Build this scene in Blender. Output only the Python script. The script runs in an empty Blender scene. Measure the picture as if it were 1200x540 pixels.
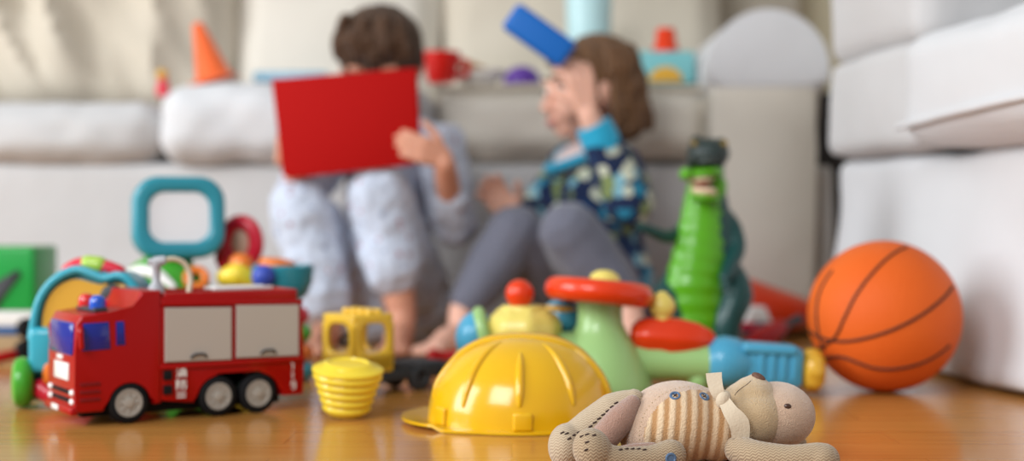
import bpy, bmesh, math, random
from mathutils import Vector, Matrix, noise
from mathutils.bvhtree import BVHTree
random.seed(7)
V = Vector
PI = math.pi
scene = bpy.context.scene
COL = scene.collection

# ------------------------------------------------------------------ camera, light, exposure
F = 1666.7            # focal length in pixels of the 1200 wide frame (50 mm on 36 mm)
CAM_H = 0.23          # the camera lies almost on the floor
HOR = 252.0           # row of the horizon
cam_d = bpy.data.cameras.new('camera')
cam = bpy.data.objects.new('camera', cam_d)
COL.objects.link(cam)
cam.location = (0, 0, CAM_H)
cam.rotation_euler = (PI / 2, 0, 0)
cam_d.sensor_width = 36
cam_d.lens = 50
cam_d.shift_y = (HOR - 270) / 1200.0
cam_d.clip_start = 0.02
cam_d.dof.use_dof = True
cam_d.dof.focus_distance = 1.285
cam_d.dof.aperture_fstop = 2.3
scene.camera = cam

w = bpy.data.worlds.new('world')
scene.world = w
w.use_nodes = True
bg = w.node_tree.nodes['Background']
bg.inputs[0].default_value = (0.96, 0.98, 1.0, 1)
bg.inputs[1].default_value = 0.33


def area(name, loc, target, sx, sy, power, col):
    l = bpy.data.lights.new(name, 'AREA')
    l.shape = 'RECTANGLE'
    l.size, l.size_y = sx, sy
    l.energy = power
    l.color = col
    o = bpy.data.objects.new(name, l)
    COL.objects.link(o)
    o.location = loc
    o.rotation_euler = (V(target) - V(loc)).to_track_quat('-Z', 'Y').to_euler()
    return o


area('assumed_window_lamp', (-3.6, 0.7, 1.5), (0.1, 1.9, 0.1), 1.9, 2.2, 118, (0.93, 0.97, 1.0))  # bare area lamp for an assumed window out of frame left, no window built
area('front_fill', (-1.3, -0.9, 1.9), (0.3, 1.8, 0.1), 1.4, 1.4, 60, (0.95, 0.98, 1.0))  # added fill lamp behind the camera, brightens the toys in front

scene.view_settings.view_transform = 'Standard'
scene.view_settings.look = 'None'
scene.view_settings.gamma = 1
scene.view_settings.use_curve_mapping = False
scene.view_settings.exposure = 0.3


# ------------------------------------------------------------------ helpers: coordinates
def P(px, py, d):
    return V(((px - 600) * d / F, d, CAM_H + (HOR - py) * d / F))


def X(px, d):
    return (px - 600) * d / F


def Zy(py, d):
    return CAM_H + (HOR - py) * d / F


def T(x, y, z):
    return Matrix.Translation((x, y, z))


def R(a, ax):
    return Matrix.Rotation(math.radians(a), 4, ax)


def S(x, y, z):
    return Matrix.Diagonal((x, y, z, 1))


def axis(loc, z, xh=(1, 0, 0)):
    z = V(z).normalized()
    x = V(xh)
    if abs(x.normalized().dot(z)) > 0.97:
        x = V((0, 1, 0))
    y = z.cross(x).normalized()
    x = y.cross(z).normalized()
    m = Matrix((x, y, z)).transposed().to_4x4()
    m.translation = V(loc)
    return m


# ------------------------------------------------------------------ helpers: materials
def lin(h):
    h = h.lstrip('#')
    out = []
    for i in (0, 2, 4):
        c = int(h[i:i + 2], 16) / 255
        out.append(c / 12.92 if c <= 0.04045 else ((c + 0.055) / 1.055) ** 2.4)
    return (*out, 1)


def nd(nt, t, **kw):
    n = nt.nodes.new(t)
    for k, v in kw.items():
        setattr(n, k, v)
    return n


def mat(name, col, rough=0.5, bump=0.0, bscale=60, var=0.0, vscale=8, sss=0.0, coat=0.0, sheen=0.0, metal=0.0, spec=0.3):
    m = bpy.data.materials.new(name)
    m.use_nodes = True
    nt = m.node_tree
    b = nt.nodes['Principled BSDF']
    b.inputs['Base Color'].default_value = lin(col)
    b.inputs['Roughness'].default_value = rough
    b.inputs['Metallic'].default_value = metal
    b.inputs['Specular IOR Level'].default_value = spec
    if sss:
        b.inputs['Subsurface Weight'].default_value = sss
        b.inputs['Subsurface Radius'].default_value = (0.02, 0.012, 0.006)
        b.inputs['Subsurface Scale'].default_value = 0.5
    if coat:
        b.inputs['Coat Weight'].default_value = coat
        b.inputs['Coat Roughness'].default_value = 0.12
    if sheen:
        b.inputs['Sheen Weight'].default_value = sheen
    tc = nd(nt, 'ShaderNodeTexCoord')
    # every surface gets a faint procedural mottling
    n = nd(nt, 'ShaderNodeTexNoise')
    n.inputs['Scale'].default_value = vscale
    n.inputs['Detail'].default_value = 4
    nt.links.new(tc.outputs['Object'], n.inputs['Vector'])
    mx = nd(nt, 'ShaderNodeMixRGB', blend_type='MULTIPLY')
    mx.inputs[0].default_value = max(var, 0.06)
    mx.inputs[1].default_value = lin(col)
    nt.links.new(n.outputs['Fac'], mx.inputs[2])
    nt.links.new(mx.outputs[0], b.inputs['Base Color'])
    if bump:
        n2 = nd(nt, 'ShaderNodeTexNoise')
        n2.inputs['Scale'].default_value = bscale
        n2.inputs['Detail'].default_value = 5
        nt.links.new(tc.outputs['Object'], n2.inputs['Vector'])
        bp = nd(nt, 'ShaderNodeBump')
        bp.inputs['Strength'].default_value = bump
        bp.inputs['Distance'].default_value = 0.004
        nt.links.new(n2.outputs['Fac'], bp.inputs['Height'])
        nt.links.new(bp.outputs[0], b.inputs['Normal'])
    return m


def plastic(name, col, rough=0.28, **k):
    return mat(name, col, rough, coat=k.pop('coat', 0.3), **k)


def math_n(nt, op, a, b=None, c=None):
    n = nd(nt, 'ShaderNodeMath', operation=op)
    for i, v in enumerate((a, b, c)):
        if v is None:
            continue
        if isinstance(v, (int, float)):
            n.inputs[i].default_value = v
        else:
            nt.links.new(v, n.inputs[i])
    return n.outputs[0]


def mixcol(nt, fac, a, b):
    m = nd(nt, 'ShaderNodeMixRGB')
    for i, v in enumerate((fac, a, b)):
        if isinstance(v, (int, float)):
            m.inputs[i].default_value = v
        elif isinstance(v, tuple):
            m.inputs[i].default_value = v
        else:
            nt.links.new(v, m.inputs[i])
    return m.outputs[0]


def mat_base(name, rough, sheen=0.0):
    m = bpy.data.materials.new(name)
    m.use_nodes = True
    nt = m.node_tree
    b = nt.nodes['Principled BSDF']
    b.inputs['Roughness'].default_value = rough
    b.inputs['Specular IOR Level'].default_value = 0.45 if rough < 0.4 else 0.15
    if sheen:
        b.inputs['Sheen Weight'].default_value = sheen
    tc = nd(nt, 'ShaderNodeTexCoord')
    return m, nt, b, tc.outputs['Object']


def bump_in(nt, b, height, strength, dist=0.002):
    bp = nd(nt, 'ShaderNodeBump')
    bp.inputs['Strength'].default_value = strength
    bp.inputs['Distance'].default_value = dist
    nt.links.new(height, bp.inputs['Height'])
    nt.links.new(bp.outputs[0], b.inputs['Normal'])


def noise_n(nt, co, scale, detail=4):
    n = nd(nt, 'ShaderNodeTexNoise')
    n.inputs['Scale'].default_value = scale
    n.inputs['Detail'].default_value = detail
    nt.links.new(co, n.inputs['Vector'])
    return n.outputs['Fac']


def sep(nt, co):
    s = nd(nt, 'ShaderNodeSeparateXYZ')
    nt.links.new(co, s.inputs[0])
    return s.outputs


def mat_floor():
    m, nt, b, co = mat_base('floor_wood', 0.2)
    mp = nd(nt, 'ShaderNodeMapping')
    mp.inputs['Scale'].default_value = (1, 1, 1)
    nt.links.new(co, mp.inputs[0])
    br = nd(nt, 'ShaderNodeTexBrick')
    br.offset = 0.37
    br.inputs['Scale'].default_value = 1
    br.inputs['Brick Width'].default_value = 0.62
    br.inputs['Row Height'].default_value = 0.085
    br.inputs['Mortar Size'].default_value = 0.0012
    br.inputs['Mortar Smooth'].default_value = 0.3
    br.inputs['Color1'].default_value = lin('#b87c3c')
    br.inputs['Color2'].default_value = lin('#a86c30')
    br.inputs['Mortar'].default_value = lin('#965f2c')
    nt.links.new(mp.outputs[0], br.inputs[0])
    mg = nd(nt, 'ShaderNodeMapping')
    mg.inputs['Scale'].default_value = (2.2, 34, 1)
    nt.links.new(co, mg.inputs[0])
    g = noise_n(nt, mg.outputs[0], 2.4, 6)
    c = mixcol(nt, math_n(nt, 'MULTIPLY', g, 0.55), br.outputs['Color'], lin('#cf9a52'))
    nt.links.new(c, b.inputs['Base Color'])
    r = math_n(nt, 'MULTIPLY_ADD', g, 0.12, 0.11)
    nt.links.new(r, b.inputs['Roughness'])
    bump_in(nt, b, br.outputs['Fac'], -0.05)
    return m


def mat_fabric(name, col, col2, wr=0.25):
    m, nt, b, co = mat_base(name, 0.9, 0.15)
    n1 = noise_n(nt, co, 5, 5)
    n2 = noise_n(nt, co, 420, 2)
    n3 = noise_n(nt, co, 14, 3)
    c = mixcol(nt, n1, lin(col), lin(col2))
    nt.links.new(c, b.inputs['Base Color'])
    h = math_n(nt, 'MULTIPLY_ADD', n2, 0.06, n3)
    bump_in(nt, b, h, wr, 0.012)
    return m


def mat_specks(name, base, specks, scale=55, thr=0.22):
    """printed cotton: little motifs on a plain ground"""
    m, nt, b, co = mat_base(name, 0.9, 0.1)
    v = nd(nt, 'ShaderNodeTexVoronoi')
    v.inputs['Scale'].default_value = scale
    nt.links.new(co, v.inputs['Vector'])
    ramp = nd(nt, 'ShaderNodeValToRGB')
    ramp.color_ramp.interpolation = 'CONSTANT'
    e = ramp.color_ramp.elements
    e[0].color = lin(specks[0])
    e[1].position = 1 / len(specks)
    e[1].color = lin(specks[1])
    for i, s in enumerate(specks[2:]):
        q = e.new((i + 2) / len(specks))
        q.color = lin(s)
    sx = nd(nt, 'ShaderNodeSeparateColor')
    nt.links.new(v.outputs['Color'], sx.inputs[0])
    nt.links.new(sx.outputs[0], ramp.inputs[0])
    mask = math_n(nt, 'LESS_THAN', math_n(nt, 'MULTIPLY_ADD', noise_n(nt, co, 60, 2), 0.25, v.outputs['Distance']), thr + 0.12)
    c = mixcol(nt, mask, lin(base), ramp.outputs[0])
    nt.links.new(c, b.inputs['Base Color'])
    bump_in(nt, b, noise_n(nt, co, 30, 4), 0.5, 0.01)
    return m


def mat_stripes():
    m, nt, b, co = mat_base('teddy_stripes', 0.95, 0.4)
    s = sep(nt, co)
    ph = math_n(nt, 'MULTIPLY_ADD', s[0], 1 / 0.0102, math_n(nt, 'MULTIPLY', s[2], -9))
    ph = math_n(nt, 'ADD', ph, math_n(nt, 'MULTIPLY', noise_n(nt, co, 260, 2), 0.22))
    sn = math_n(nt, 'SINE', math_n(nt, 'MULTIPLY', ph, 2 * PI))
    f = math_n(nt, 'MULTIPLY_ADD', sn, 0.75, 0.5)
    nn = nd(nt, 'ShaderNodeClamp')
    nt.links.new(f, nn.inputs[0])
    c = mixcol(nt, nn.outputs[0], lin('#b08458'), lin('#d8bd9c'))
    nt.links.new(c, b.inputs['Base Color'])
    h = math_n(nt, 'MULTIPLY_ADD', nn.outputs[0], 0.5, noise_n(nt, co, 700, 3))
    bump_in(nt, b, h, 0.6, 0.0018)
    return m


def mat_herring(name, c1, c2, sx=1.0):
    m, nt, b, co = mat_base(name, 0.95, 0.3)
    s = sep(nt, co)
    tri = math_n(nt, 'PINGPONG', s[0], 0.0024)
    w_ = math_n(nt, 'ADD', s[2], math_n(nt, 'MULTIPLY', s[1], 0.6))
    ph = math_n(nt, 'MULTIPLY', math_n(nt, 'ADD', w_, math_n(nt, 'MULTIPLY', tri, 0.9)), 1 / 0.0015)
    f = math_n(nt, 'PINGPONG', ph, 1.0)
    f2 = math_n(nt, 'MULTIPLY_ADD', noise_n(nt, co, 900, 2), 0.4, math_n(nt, 'MULTIPLY', f, 0.75))
    c = mixcol(nt, f2, lin(c1), lin(c2))
    nt.links.new(c, b.inputs['Base Color'])
    bump_in(nt, b, f2, 0.55, 0.0012)
    return m


def mat_fleece(name, c1, c2):
    m, nt, b, co = mat_base(name, 1.0, 0.6)
    n = noise_n(nt, co, 850, 5)
    n2 = noise_n(nt, co, 160, 3)
    c = mixcol(nt, math_n(nt, 'MULTIPLY_ADD', n2, 0.5, math_n(nt, 'MULTIPLY', n, 0.5)), lin(c1), lin(c2))
    nt.links.new(c, b.inputs['Base Color'])
    bump_in(nt, b, math_n(nt, 'MULTIPLY_ADD', n2, 0.25, n), 1.0, 0.0016)
    return m


def mat_ball():
    m, nt, b, co = mat_base('basketball_rubber', 0.5)
    v = nd(nt, 'ShaderNodeTexVoronoi')
    v.inputs['Scale'].default_value = 330
    nt.links.new(co, v.inputs['Vector'])
    n = noise_n(nt, co, 9, 4)
    c = mixcol(nt, n, lin('#d4581c'), lin('#de6a28'))
    nt.links.new(c, b.inputs['Base Color'])
    bump_in(nt, b, v.outputs['Distance'], 0.5, 0.0012)
    return m


def mat_hair(name, c1, c2):
    m, nt, b, co = mat_base(name, 0.55, 0.2)
    mp = nd(nt, 'ShaderNodeMapping')
    mp.inputs['Scale'].default_value = (60, 60, 9)
    nt.links.new(co, mp.inputs[0])
    n = noise_n(nt, mp.outputs[0], 1.6, 5)
    nt.links.new(mixcol(nt, n, lin(c1), lin(c2)), b.inputs['Base Color'])
    bump_in(nt, b, n, 0.9, 0.01)
    return m


# ------------------------------------------------------------------ helpers: mesh pieces
def nb():
    return bmesh.new()


def ell(bm, c, r, rot=None, seg=28):
    if isinstance(r, (int, float)):
        r = (r, r, r)
    m = T(*c) @ (rot if rot is not None else Matrix.Identity(4)) @ S(*r)
    bmesh.ops.create_uvsphere(bm, u_segments=seg, v_segments=seg // 2 + 2, radius=1, matrix=m)
    return bm


def rbox(bm, c, s, bev=0.004, rot=None, seg=3):
    t = bmesh.new()
    bmesh.ops.create_cube(t, size=1, matrix=S(*s))
    if bev:
        bmesh.ops.bevel(t, geom=list(t.edges), offset=min(bev, min(s) * 0.49), segments=seg, profile=0.5, affect='EDGES')
    t.transform(T(*c) @ (rot if rot is not None else Matrix.Identity(4)))
    merge(bm, t)
    return bm


def merge(bm, t):
    me = bpy.data.meshes.new('tmp')
    t.to_mesh(me)
    t.free()
    bm.from_mesh(me)
    bpy.data.meshes.remove(me)
    return bm


def lathe(bm, prof, M=Matrix.Identity(4), seg=40, mod=None):
    rings = []
    for i, (r, z) in enumerate(prof):
        if r < 1e-6:
            rings.append([bm.verts.new(M @ V((0, 0, z)))])
        else:
            ring = []
            for k in range(seg):
                a = 2 * PI * k / seg
                rr = r * (mod(a, i) if mod else 1)
                ring.append(bm.verts.new(M @ V((rr * math.cos(a), rr * math.sin(a), z))))
            rings.append(ring)
    bridge(bm, rings)
    for e, rev in ((rings[0], True), (rings[-1], False)):
        if len(e) > 2:
            try:
                bm.faces.new(e[::-1] if rev else e)
            except ValueError:
                pass
    return bm


def bridge(bm, rings, closed=False):
    n = len(rings)
    for i in range(n if closed else n - 1):
        a, b = rings[i], rings[(i + 1) % n]
        if len(a) == 1 and len(b) == 1:
            continue
        if len(a) == 1:
            for k in range(len(b)):
                bm.faces.new((a[0], b[(k + 1) % len(b)], b[k]))
        elif len(b) == 1:
            for k in range(len(a)):
                bm.faces.new((a[k], a[(k + 1) % len(a)], b[0]))
        else:
            for k in range(len(a)):
                k2 = (k + 1) % len(a)
                bm.faces.new((a[k], a[k2], b[k2], b[k]))


def smooth_path(pts, vals, n, closed=False):
    out, ov = [], []
    N = len(pts)
    for i in range(N if closed else N - 1):
        if closed:
            idx = [(i - 1) % N, i, (i + 1) % N, (i + 2) % N]
        else:
            idx = [max(i - 1, 0), i, i + 1, min(i + 2, N - 1)]
        p = [V(pts[k]) for k in idx]
        v = [vals[k] for k in idx]
        for s in range(n):
            t = s / n
            h = lambda a, b, c, d: 0.5 * ((2 * b) + (c - a) * t + (2 * a - 5 * b + 4 * c - d) * t * t + (3 * b - a - 3 * c + d) * t ** 3)
            out.append(h(*p))
            ov.append(v[1] * (1 - t) + v[2] * t)
    if not closed:
        out.append(V(pts[-1]))
        ov.append(vals[-1])
    return out, ov


def tube(bm, pts, rad, seg=14, n=6, closed=False, flat=1.0, up=None, cap='round', wave=None):
    """swept round (or flattened) body; flat scales the cross section along the normal"""
    if isinstance(rad, (int, float)):
        rad = [rad] * len(pts)
    pp, rr = smooth_path(pts, rad, n, closed) if n > 1 else ([V(p) for p in pts], list(rad))
    if wave:
        rr = [r * wave(i, len(rr)) for i, r in enumerate(rr)]
    N = len(pp)
    tang = []
    for i in range(N):
        a = pp[(i - 1) % N] if (closed or i > 0) else pp[i]
        b = pp[(i + 1) % N] if (closed or i < N - 1) else pp[i]
        tang.append((b - a).normalized())
    rings = []
    nrm = None
    for i in range(N):
        t = tang[i]
        if up is not None:
            nrm = V(up) - t * V(up).dot(t)
            nrm.normalize()
        elif nrm is None:
            h = V((0, 0, 1)) if abs(t.z) < 0.9 else V((1, 0, 0))
            nrm = (h - t * h.dot(t)).normalized()
        else:
            nrm = (nrm - t * nrm.dot(t)).normalized()
        bn = t.cross(nrm)
        rings.append((pp[i], nrm.copy(), bn, rr[i], t))
    if not closed and cap == 'round':
        first, last = rings[0], rings[-1]
        pre, post = [], []
        for a in (85, 60, 30):
            s, c = math.sin(math.radians(a)), math.cos(math.radians(a))
            f = min(1.0, flat)
            pre.append((first[0] - first[4] * first[3] * s * f, first[1], first[2], first[3] * c, first[4]))
            post.insert(0, (last[0] + last[4] * last[3] * s * f, last[1], last[2], last[3] * c, last[4]))
        rings = pre + rings + post
    vr = []
    for p, u, b_, r, t in rings:
        vr.append([bm.verts.new(p + u * (r * flat * math.cos(2 * PI * k / seg)) + b_ * (r * math.sin(2 * PI * k / seg))) for k in range(seg)])
    bridge(bm, vr, closed)
    if not closed:
        bm.faces.new(vr[0][::-1])
        bm.faces.new(vr[-1])
    return bm


def torus(bm, M, R0, r0, seg=48, s2=16, squash=1.0):
    pts = [M @ V((R0 * math.cos(2 * PI * k / seg), R0 * squash * math.sin(2 * PI * k / seg), 0)) for k in range(seg)]
    return tube(bm, pts, r0, seg=s2, n=1, closed=True, up=(M.to_3x3() @ V((0, 0, 1))))


def prism(bm, outline, M, depth, bev=0.0, seg=3):
    """outline: 2D points in local x,z; extruded along local +y by depth"""
    t = bmesh.new()
    a = [t.verts.new((x, 0, z)) for x, z in outline]
    b = [t.verts.new((x, depth, z)) for x, z in outline]
    fa = t.faces.new(a)
    fb = t.faces.new(b[::-1])
    for k in range(len(a)):
        k2 = (k + 1) % len(a)
        t.faces.new((a[k2], a[k], b[k], b[k2]))
    if bev:
        es = set(fa.edges) | set(fb.edges)
        bmesh.ops.bevel(t, geom=list(es), offset=bev, segments=seg, profile=0.5, affect='EDGES')
    t.transform(M)
    bmesh.ops.recalc_face_normals(t, faces=t.faces)
    merge(bm, t)
    return bm


def rrect(w_, h_, r, n=6, cx=0, cz=0):
    out = []
    for sx, sz, a0 in ((1, 1, 0), (-1, 1, 90), (-1, -1, 180), (1, -1, 270)):
        for k in range(n + 1):
            a = math.radians(a0 + 90 * k / n)
            out.append((cx + sx * (w_ / 2 - r) + r * math.cos(a), cz + sz * (h_ / 2 - r) + r * math.sin(a)))
    return out


def frame_prism(bm, outer, inner, M, depth, bev=0.0, seg=2):
    """a plate with an opening: outer and inner loops with the same number of points"""
    t = bmesh.new()
    n = len(outer)
    L = [[t.verts.new((x, y, z)) for x, z in o] for o, y in ((outer, 0), (inner, 0), (inner, depth), (outer, depth))]
    for i in range(4):
        a, b = L[i], L[(i + 1) % 4]
        for k in range(n):
            k2 = (k + 1) % n
            t.faces.new((a[k], a[k2], b[k2], b[k]))
    if bev:
        es = [e for e in t.edges if any(e.verts[0] in l and e.verts[1] in l for l in (set(L[0]), set(L[1]), set(L[2]), set(L[3])))]
        bmesh.ops.bevel(t, geom=es, offset=bev, segments=seg, profile=0.5, affect='EDGES')
    t.transform(M)
    bmesh.ops.recalc_face_normals(t, faces=t.faces)
    merge(bm, t)
    return bm


def pad(bm, c, s, r, puff=(0, 0, 0), wr=0.0, wf=5.0, seed=0, cuts=22, rot=None, shape=None):
    """upholstered block: rounded, puffed out and slightly creased"""
    t = bmesh.new()
    bmesh.ops.create_cube(t, size=2)
    bmesh.ops.subdivide_edges(t, edges=list(t.edges), cuts=cuts, use_grid_fill=True)
    h = V(s) / 2
    for v in t.verts:
        u = v.co.copy()
        q = V((u.x * h.x, u.y * h.y, u.z * h.z))
        inn = V((max(-h.x + r, min(h.x - r, q.x)), max(-h.y + r, min(h.y - r, q.y)), max(-h.z + r, min(h.z - r, q.z))))
        d = q - inn
        if d.length > 1e-7:
            q = inn + d.normalized() * r
        fx, fy, fz = 1 - u.x ** 2, 1 - u.y ** 2, 1 - u.z ** 2
        q.x += u.x * puff[0] * fy * fz
        q.y += u.y * puff[1] * fx * fz
        q.z += u.z * puff[2] * fx * fy
        if wr:
            nrm = V((u.x ** 5, u.y ** 5, u.z ** 5)).normalized()
            k = noise.noise(V((q.x * wf + seed * 3.7, q.y * wf, q.z * wf * 1.3))) + 0.5 * noise.noise(V((q.x * wf * 2.7, q.y * wf * 2.1 + seed, q.z * wf * 2.3)))
            q += nrm * k * wr
        if shape:
            q = shape(q, u)
        v.co = q
    t.transform(T(*c) @ (rot if rot is not None else Matrix.Identity(4)))
    merge(bm, t)
    return bm


def caps(bm, a, b, ra, rb, seg=16):
    """tapered capsule, for bodies grown into one skin"""
    a, b = V(a), V(b)
    if (b - a).length < 1e-5:
        return ell(bm, a, ra)
    return tube(bm, [a, b], [ra, rb], seg=seg, n=3)


def chain(bm, pts, rad, seg=16):
    return tube(bm, pts, rad, seg=seg, n=5)


def remesh(bm, voxel, it=6, fac=0.5):
    """fuse overlapping pieces into one continuous skin"""
    bmesh.ops.recalc_face_normals(bm, faces=bm.faces)
    me = bpy.data.meshes.new('tmp')
    bm.to_mesh(me)
    bm.free()
    o = bpy.data.objects.new('tmp', me)
    COL.objects.link(o)
    r = o.modifiers.new('r', 'REMESH')
    r.mode = 'VOXEL'
    r.voxel_size = voxel
    if it:
        s = o.modifiers.new('s', 'SMOOTH')
        s.factor = fac
        s.iterations = it
    dg = bpy.context.evaluated_depsgraph_get()
    me2 = bpy.data.meshes.new_from_object(o.evaluated_get(dg))
    bpy.data.objects.remove(o)
    bpy.data.meshes.remove(me)
    out = bmesh.new()
    out.from_mesh(me2)
    bpy.data.meshes.remove(me2)
    return out


def hit(bm, px, py):
    """the point of a surface seen at a pixel of the photograph"""
    t = BVHTree.FromBMesh(bm)
    o = V((0, 0, CAM_H))
    loc, nrm, i, d = t.ray_cast(o, (P(px, py, 1) - o).normalized())
    return loc, nrm


# ------------------------------------------------------------------ helpers: objects
INV = {}


def thing(name, label, cat, loc=(0, 0, 0), rz=0.0, group=None):
    o = bpy.data.objects.new(name, None)
    COL.objects.link(o)
    o.location = loc
    o.rotation_euler = (0, 0, rz)
    o.empty_display_size = 0.02
    INV[o.name] = (Matrix.Translation(loc) @ Matrix.Rotation(rz, 4, 'Z')).inverted()
    return tag(o, label, cat, group)


def tag(o, label, cat, group=None):
    o['label'] = label
    o['category'] = cat
    if group:
        o['group'] = group
    return o


def obj(name, bm, m, parent=None, local=False, angle=45, fix=True):
    if fix:
        bmesh.ops.recalc_face_normals(bm, faces=bm.faces)
    o = None
    if parent is not None:
        if not local:
            bm.transform(INV[parent.name])
        off = None
    else:
        lo = V((min(v.co.x for v in bm.verts), min(v.co.y for v in bm.verts), min(v.co.z for v in bm.verts)))
        hi = V((max(v.co.x for v in bm.verts), max(v.co.y for v in bm.verts), max(v.co.z for v in bm.verts)))
        off = V(((lo.x + hi.x) / 2, (lo.y + hi.y) / 2, lo.z))
        bm.transform(T(*(-off)))
    me = bpy.data.meshes.new(name)
    bm.to_mesh(me)
    bm.free()
    for p in me.polygons:
        p.use_smooth = True
    me.set_sharp_from_angle(angle=math.radians(angle))
    me.materials.append(m)
    o = bpy.data.objects.new(name, me)
    COL.objects.link(o)
    if parent is not None:
        o.parent = parent
        INV[o.name] = INV[parent.name]
    else:
        o.location = off
    return o


def struct(name, bm, m):
    o = obj(name, bm, m)
    o['kind'] = 'structure'
    return o

# ------------------------------------------------------------------ the room
bm = nb()
rbox(bm, (0, 1.6, -0.02), (9, 6.4, 0.04), 0)
struct('floor', bm, mat_floor())
bm = nb()
rbox(bm, (0, 3.66, 1.3), (9, 0.1, 2.6), 0)
struct('wall_back', bm, mat('wall_paint', '#d8cdb0', 0.9, bump=0.1, bscale=90))

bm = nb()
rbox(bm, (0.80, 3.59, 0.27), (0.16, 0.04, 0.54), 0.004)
struct('gap_shade_1', bm, mat('gap_shade_dark', '#2a2523', 0.6))  # added dark strip standing in for the shadow between the two sofas

# ------------------------------------------------------------------ the long sofa behind the children
slip = mat_fabric('slipcover_white', '#c9c8c9', '#bebcbb', 0.22)
slip2 = mat_fabric('slipcover_cream', '#cdc4b5', '#bfb5a3', 0.3)
slip3 = mat_fabric('slipcover_bright', '#d4d5d8', '#cbcbcd', 0.18)
slip4 = mat_fabric('slipcover_warm', '#dcd6cb', '#d2cbbf', 0.2)
sofa = thing('sofa', 'long white slipcovered sofa along the back of the room', 'sofa', (-0.2, 3.1, 0))
bm = nb()
pad(bm, (-0.42, 3.14, 0.17), (2.1, 0.74, 0.325), 0.02, (0, 0.004, 0), 0.006, 4, 3, 26)
obj('base', bm, slip, sofa)


def seat(x0, x1, zt, zb, dfront, puff, seed, m):
    bm = nb()
    pad(bm, ((x0 + x1) / 2, dfront + 0.33, (zt + zb) / 2), (x1 - x0, 0.66, zt - zb), 0.055, (0.006, 0.012, puff), 0.009, 9, seed, 34)
    c = obj('seat_cushion', bm, m, sofa)
    return c


d0 = 2.74
seat(-1.35, X(186, d0), Zy(117, d0), Zy(193, d0), d0, 0.004, 1, slip)
c2 = seat(X(184, d0), X(506, d0), Zy(101, d0) + 0.006, Zy(191, d0), d0 - 0.03, 0.008, 2, slip3)
c3 = seat(X(508, d0), X(835, d0), Zy(99, d0), Zy(188, d0), d0, 0.006, 3, slip4)  # lighter cover tone makes up for weak light on this cushion
# piping along the upper front edge of the cushion
bm = nb()
tube(bm, [V((X(512, d0), d0 + 0.012, Zy(104, d0))), V((X(670, d0), d0 - 0.001, Zy(101, d0))), V((X(828, d0), d0 + 0.012, Zy(104, d0)))], 0.006, seg=8)
obj('piping', bm, slip2, c3)


def folds(q, u):
    # long diagonal creases of a slack slipcover
    a = q.x * 0.8 + q.z * 0.45
    b = -q.x * 0.45 + q.z * 0.8
    k = noise.noise(V((a * 9.0, b * 2.2, 1.7)))
    k2 = noise.noise(V((a * 17.0 + 4, b * 3.4, 5.1)))
    q.y -= (0.10 * (0.5 - abs(k)) + 0.045 * (0.5 - abs(k2))) * (1 - u.x ** 6) * (1 - u.z ** 8)
    return q


def backcushion(x0, x1, d, z0, z1, th, tilt, wr, seed, m, wf=5.0, puff=0.05, shape=None):
    bm = nb()
    pad(bm, (0, 0, 0), (x1 - x0, th, z1 - z0), 0.07, (0.01, puff, 0.02), wr, wf, seed, 60, shape=shape)
    bm.transform(T((x0 + x1) / 2, d + th / 2, (z0 + z1) / 2) @ R(tilt, 'X'))
    return obj('back_cushion', bm, m, sofa)


db = 3.16
backcushion(-1.75, X(272, db) - 0.0, db - 0.03, 0.42, 0.98, 0.2, -10, 0.02, 5, slip2, 4.2, shape=folds)
backcushion(X(278, db), X(515, db), db, 0.42, 0.98, 0.2, -10, 0.008, 6, slip4, 4.0, 0.03)
backcushion(X(520, db), X(845, db), db, 0.42, 0.98, 0.2, -10, 0.014, 8, slip2, 4.0, 0.03)
bm = nb()
pad(bm, (-0.4, 3.5, 0.45), (2.2, 0.16, 0.88), 0.05, (0, 0.0, 0), 0.01, 4, 9, 16)
obj('backrest', bm, slip2, sofa)
# rolled arm with its flat front panel
ax0, da = X(901, 2.68), 2.68
prof = []
rr = 0.115
for k in range(0, 25):
    a = math.radians(-20 + 220 * k / 24)
    prof.append((rr * math.cos(a), Zy(10, da) - rr + rr * math.sin(a)))
prof += [(-0.098, 0.42), (-0.106, 0.2), (-0.122, 0.012), (0.122, 0.012), (0.106, 0.2), (0.098, 0.42)]
cap_ = [p for p in prof[:25]] + [(-0.1, 0.455), (0.1, 0.455)]
bm = nb()
prism(bm, cap_, T(ax0, da, 0), 0.86, 0.03, 5)
obj('arm_roll', bm, slip3, sofa, angle=60)  # arm cover lightened as well, brightness put into the colour
pan = [(0.102, 0.5), (-0.108, 0.5), (-0.108, 0.3), (-0.115, 0.012), (0.092, 0.012), (0.088, 0.2), (0.092, 0.36)]
bm = nb()
prism(bm, pan, T(ax0, da + 0.004, 0), 0.84, 0.02, 4)
obj('arm_panel', bm, slip4, sofa, angle=60)  # arm front takes the lightened cover tone of the right cushion

# ------------------------------------------------------------------ the sofa that closes the picture on the right
phi = math.atan2(0.147, 0.989)
sf = thing('sofa', 'white slipcovered sofa at the right edge with the basketball against its skirt', 'sofa', (0.6095, 1.917, 0), phi)
bm = nb()


def flare(q, u):
    if q.x < 0:
        k = max(0, -u.z * 0.5 + 0.5)
        q.x -= 0.045 * k ** 2
    if q.y > 0:
        q.y += 0.03 * max(0, -u.z * 0.5 + 0.5) ** 2
    return q


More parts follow.
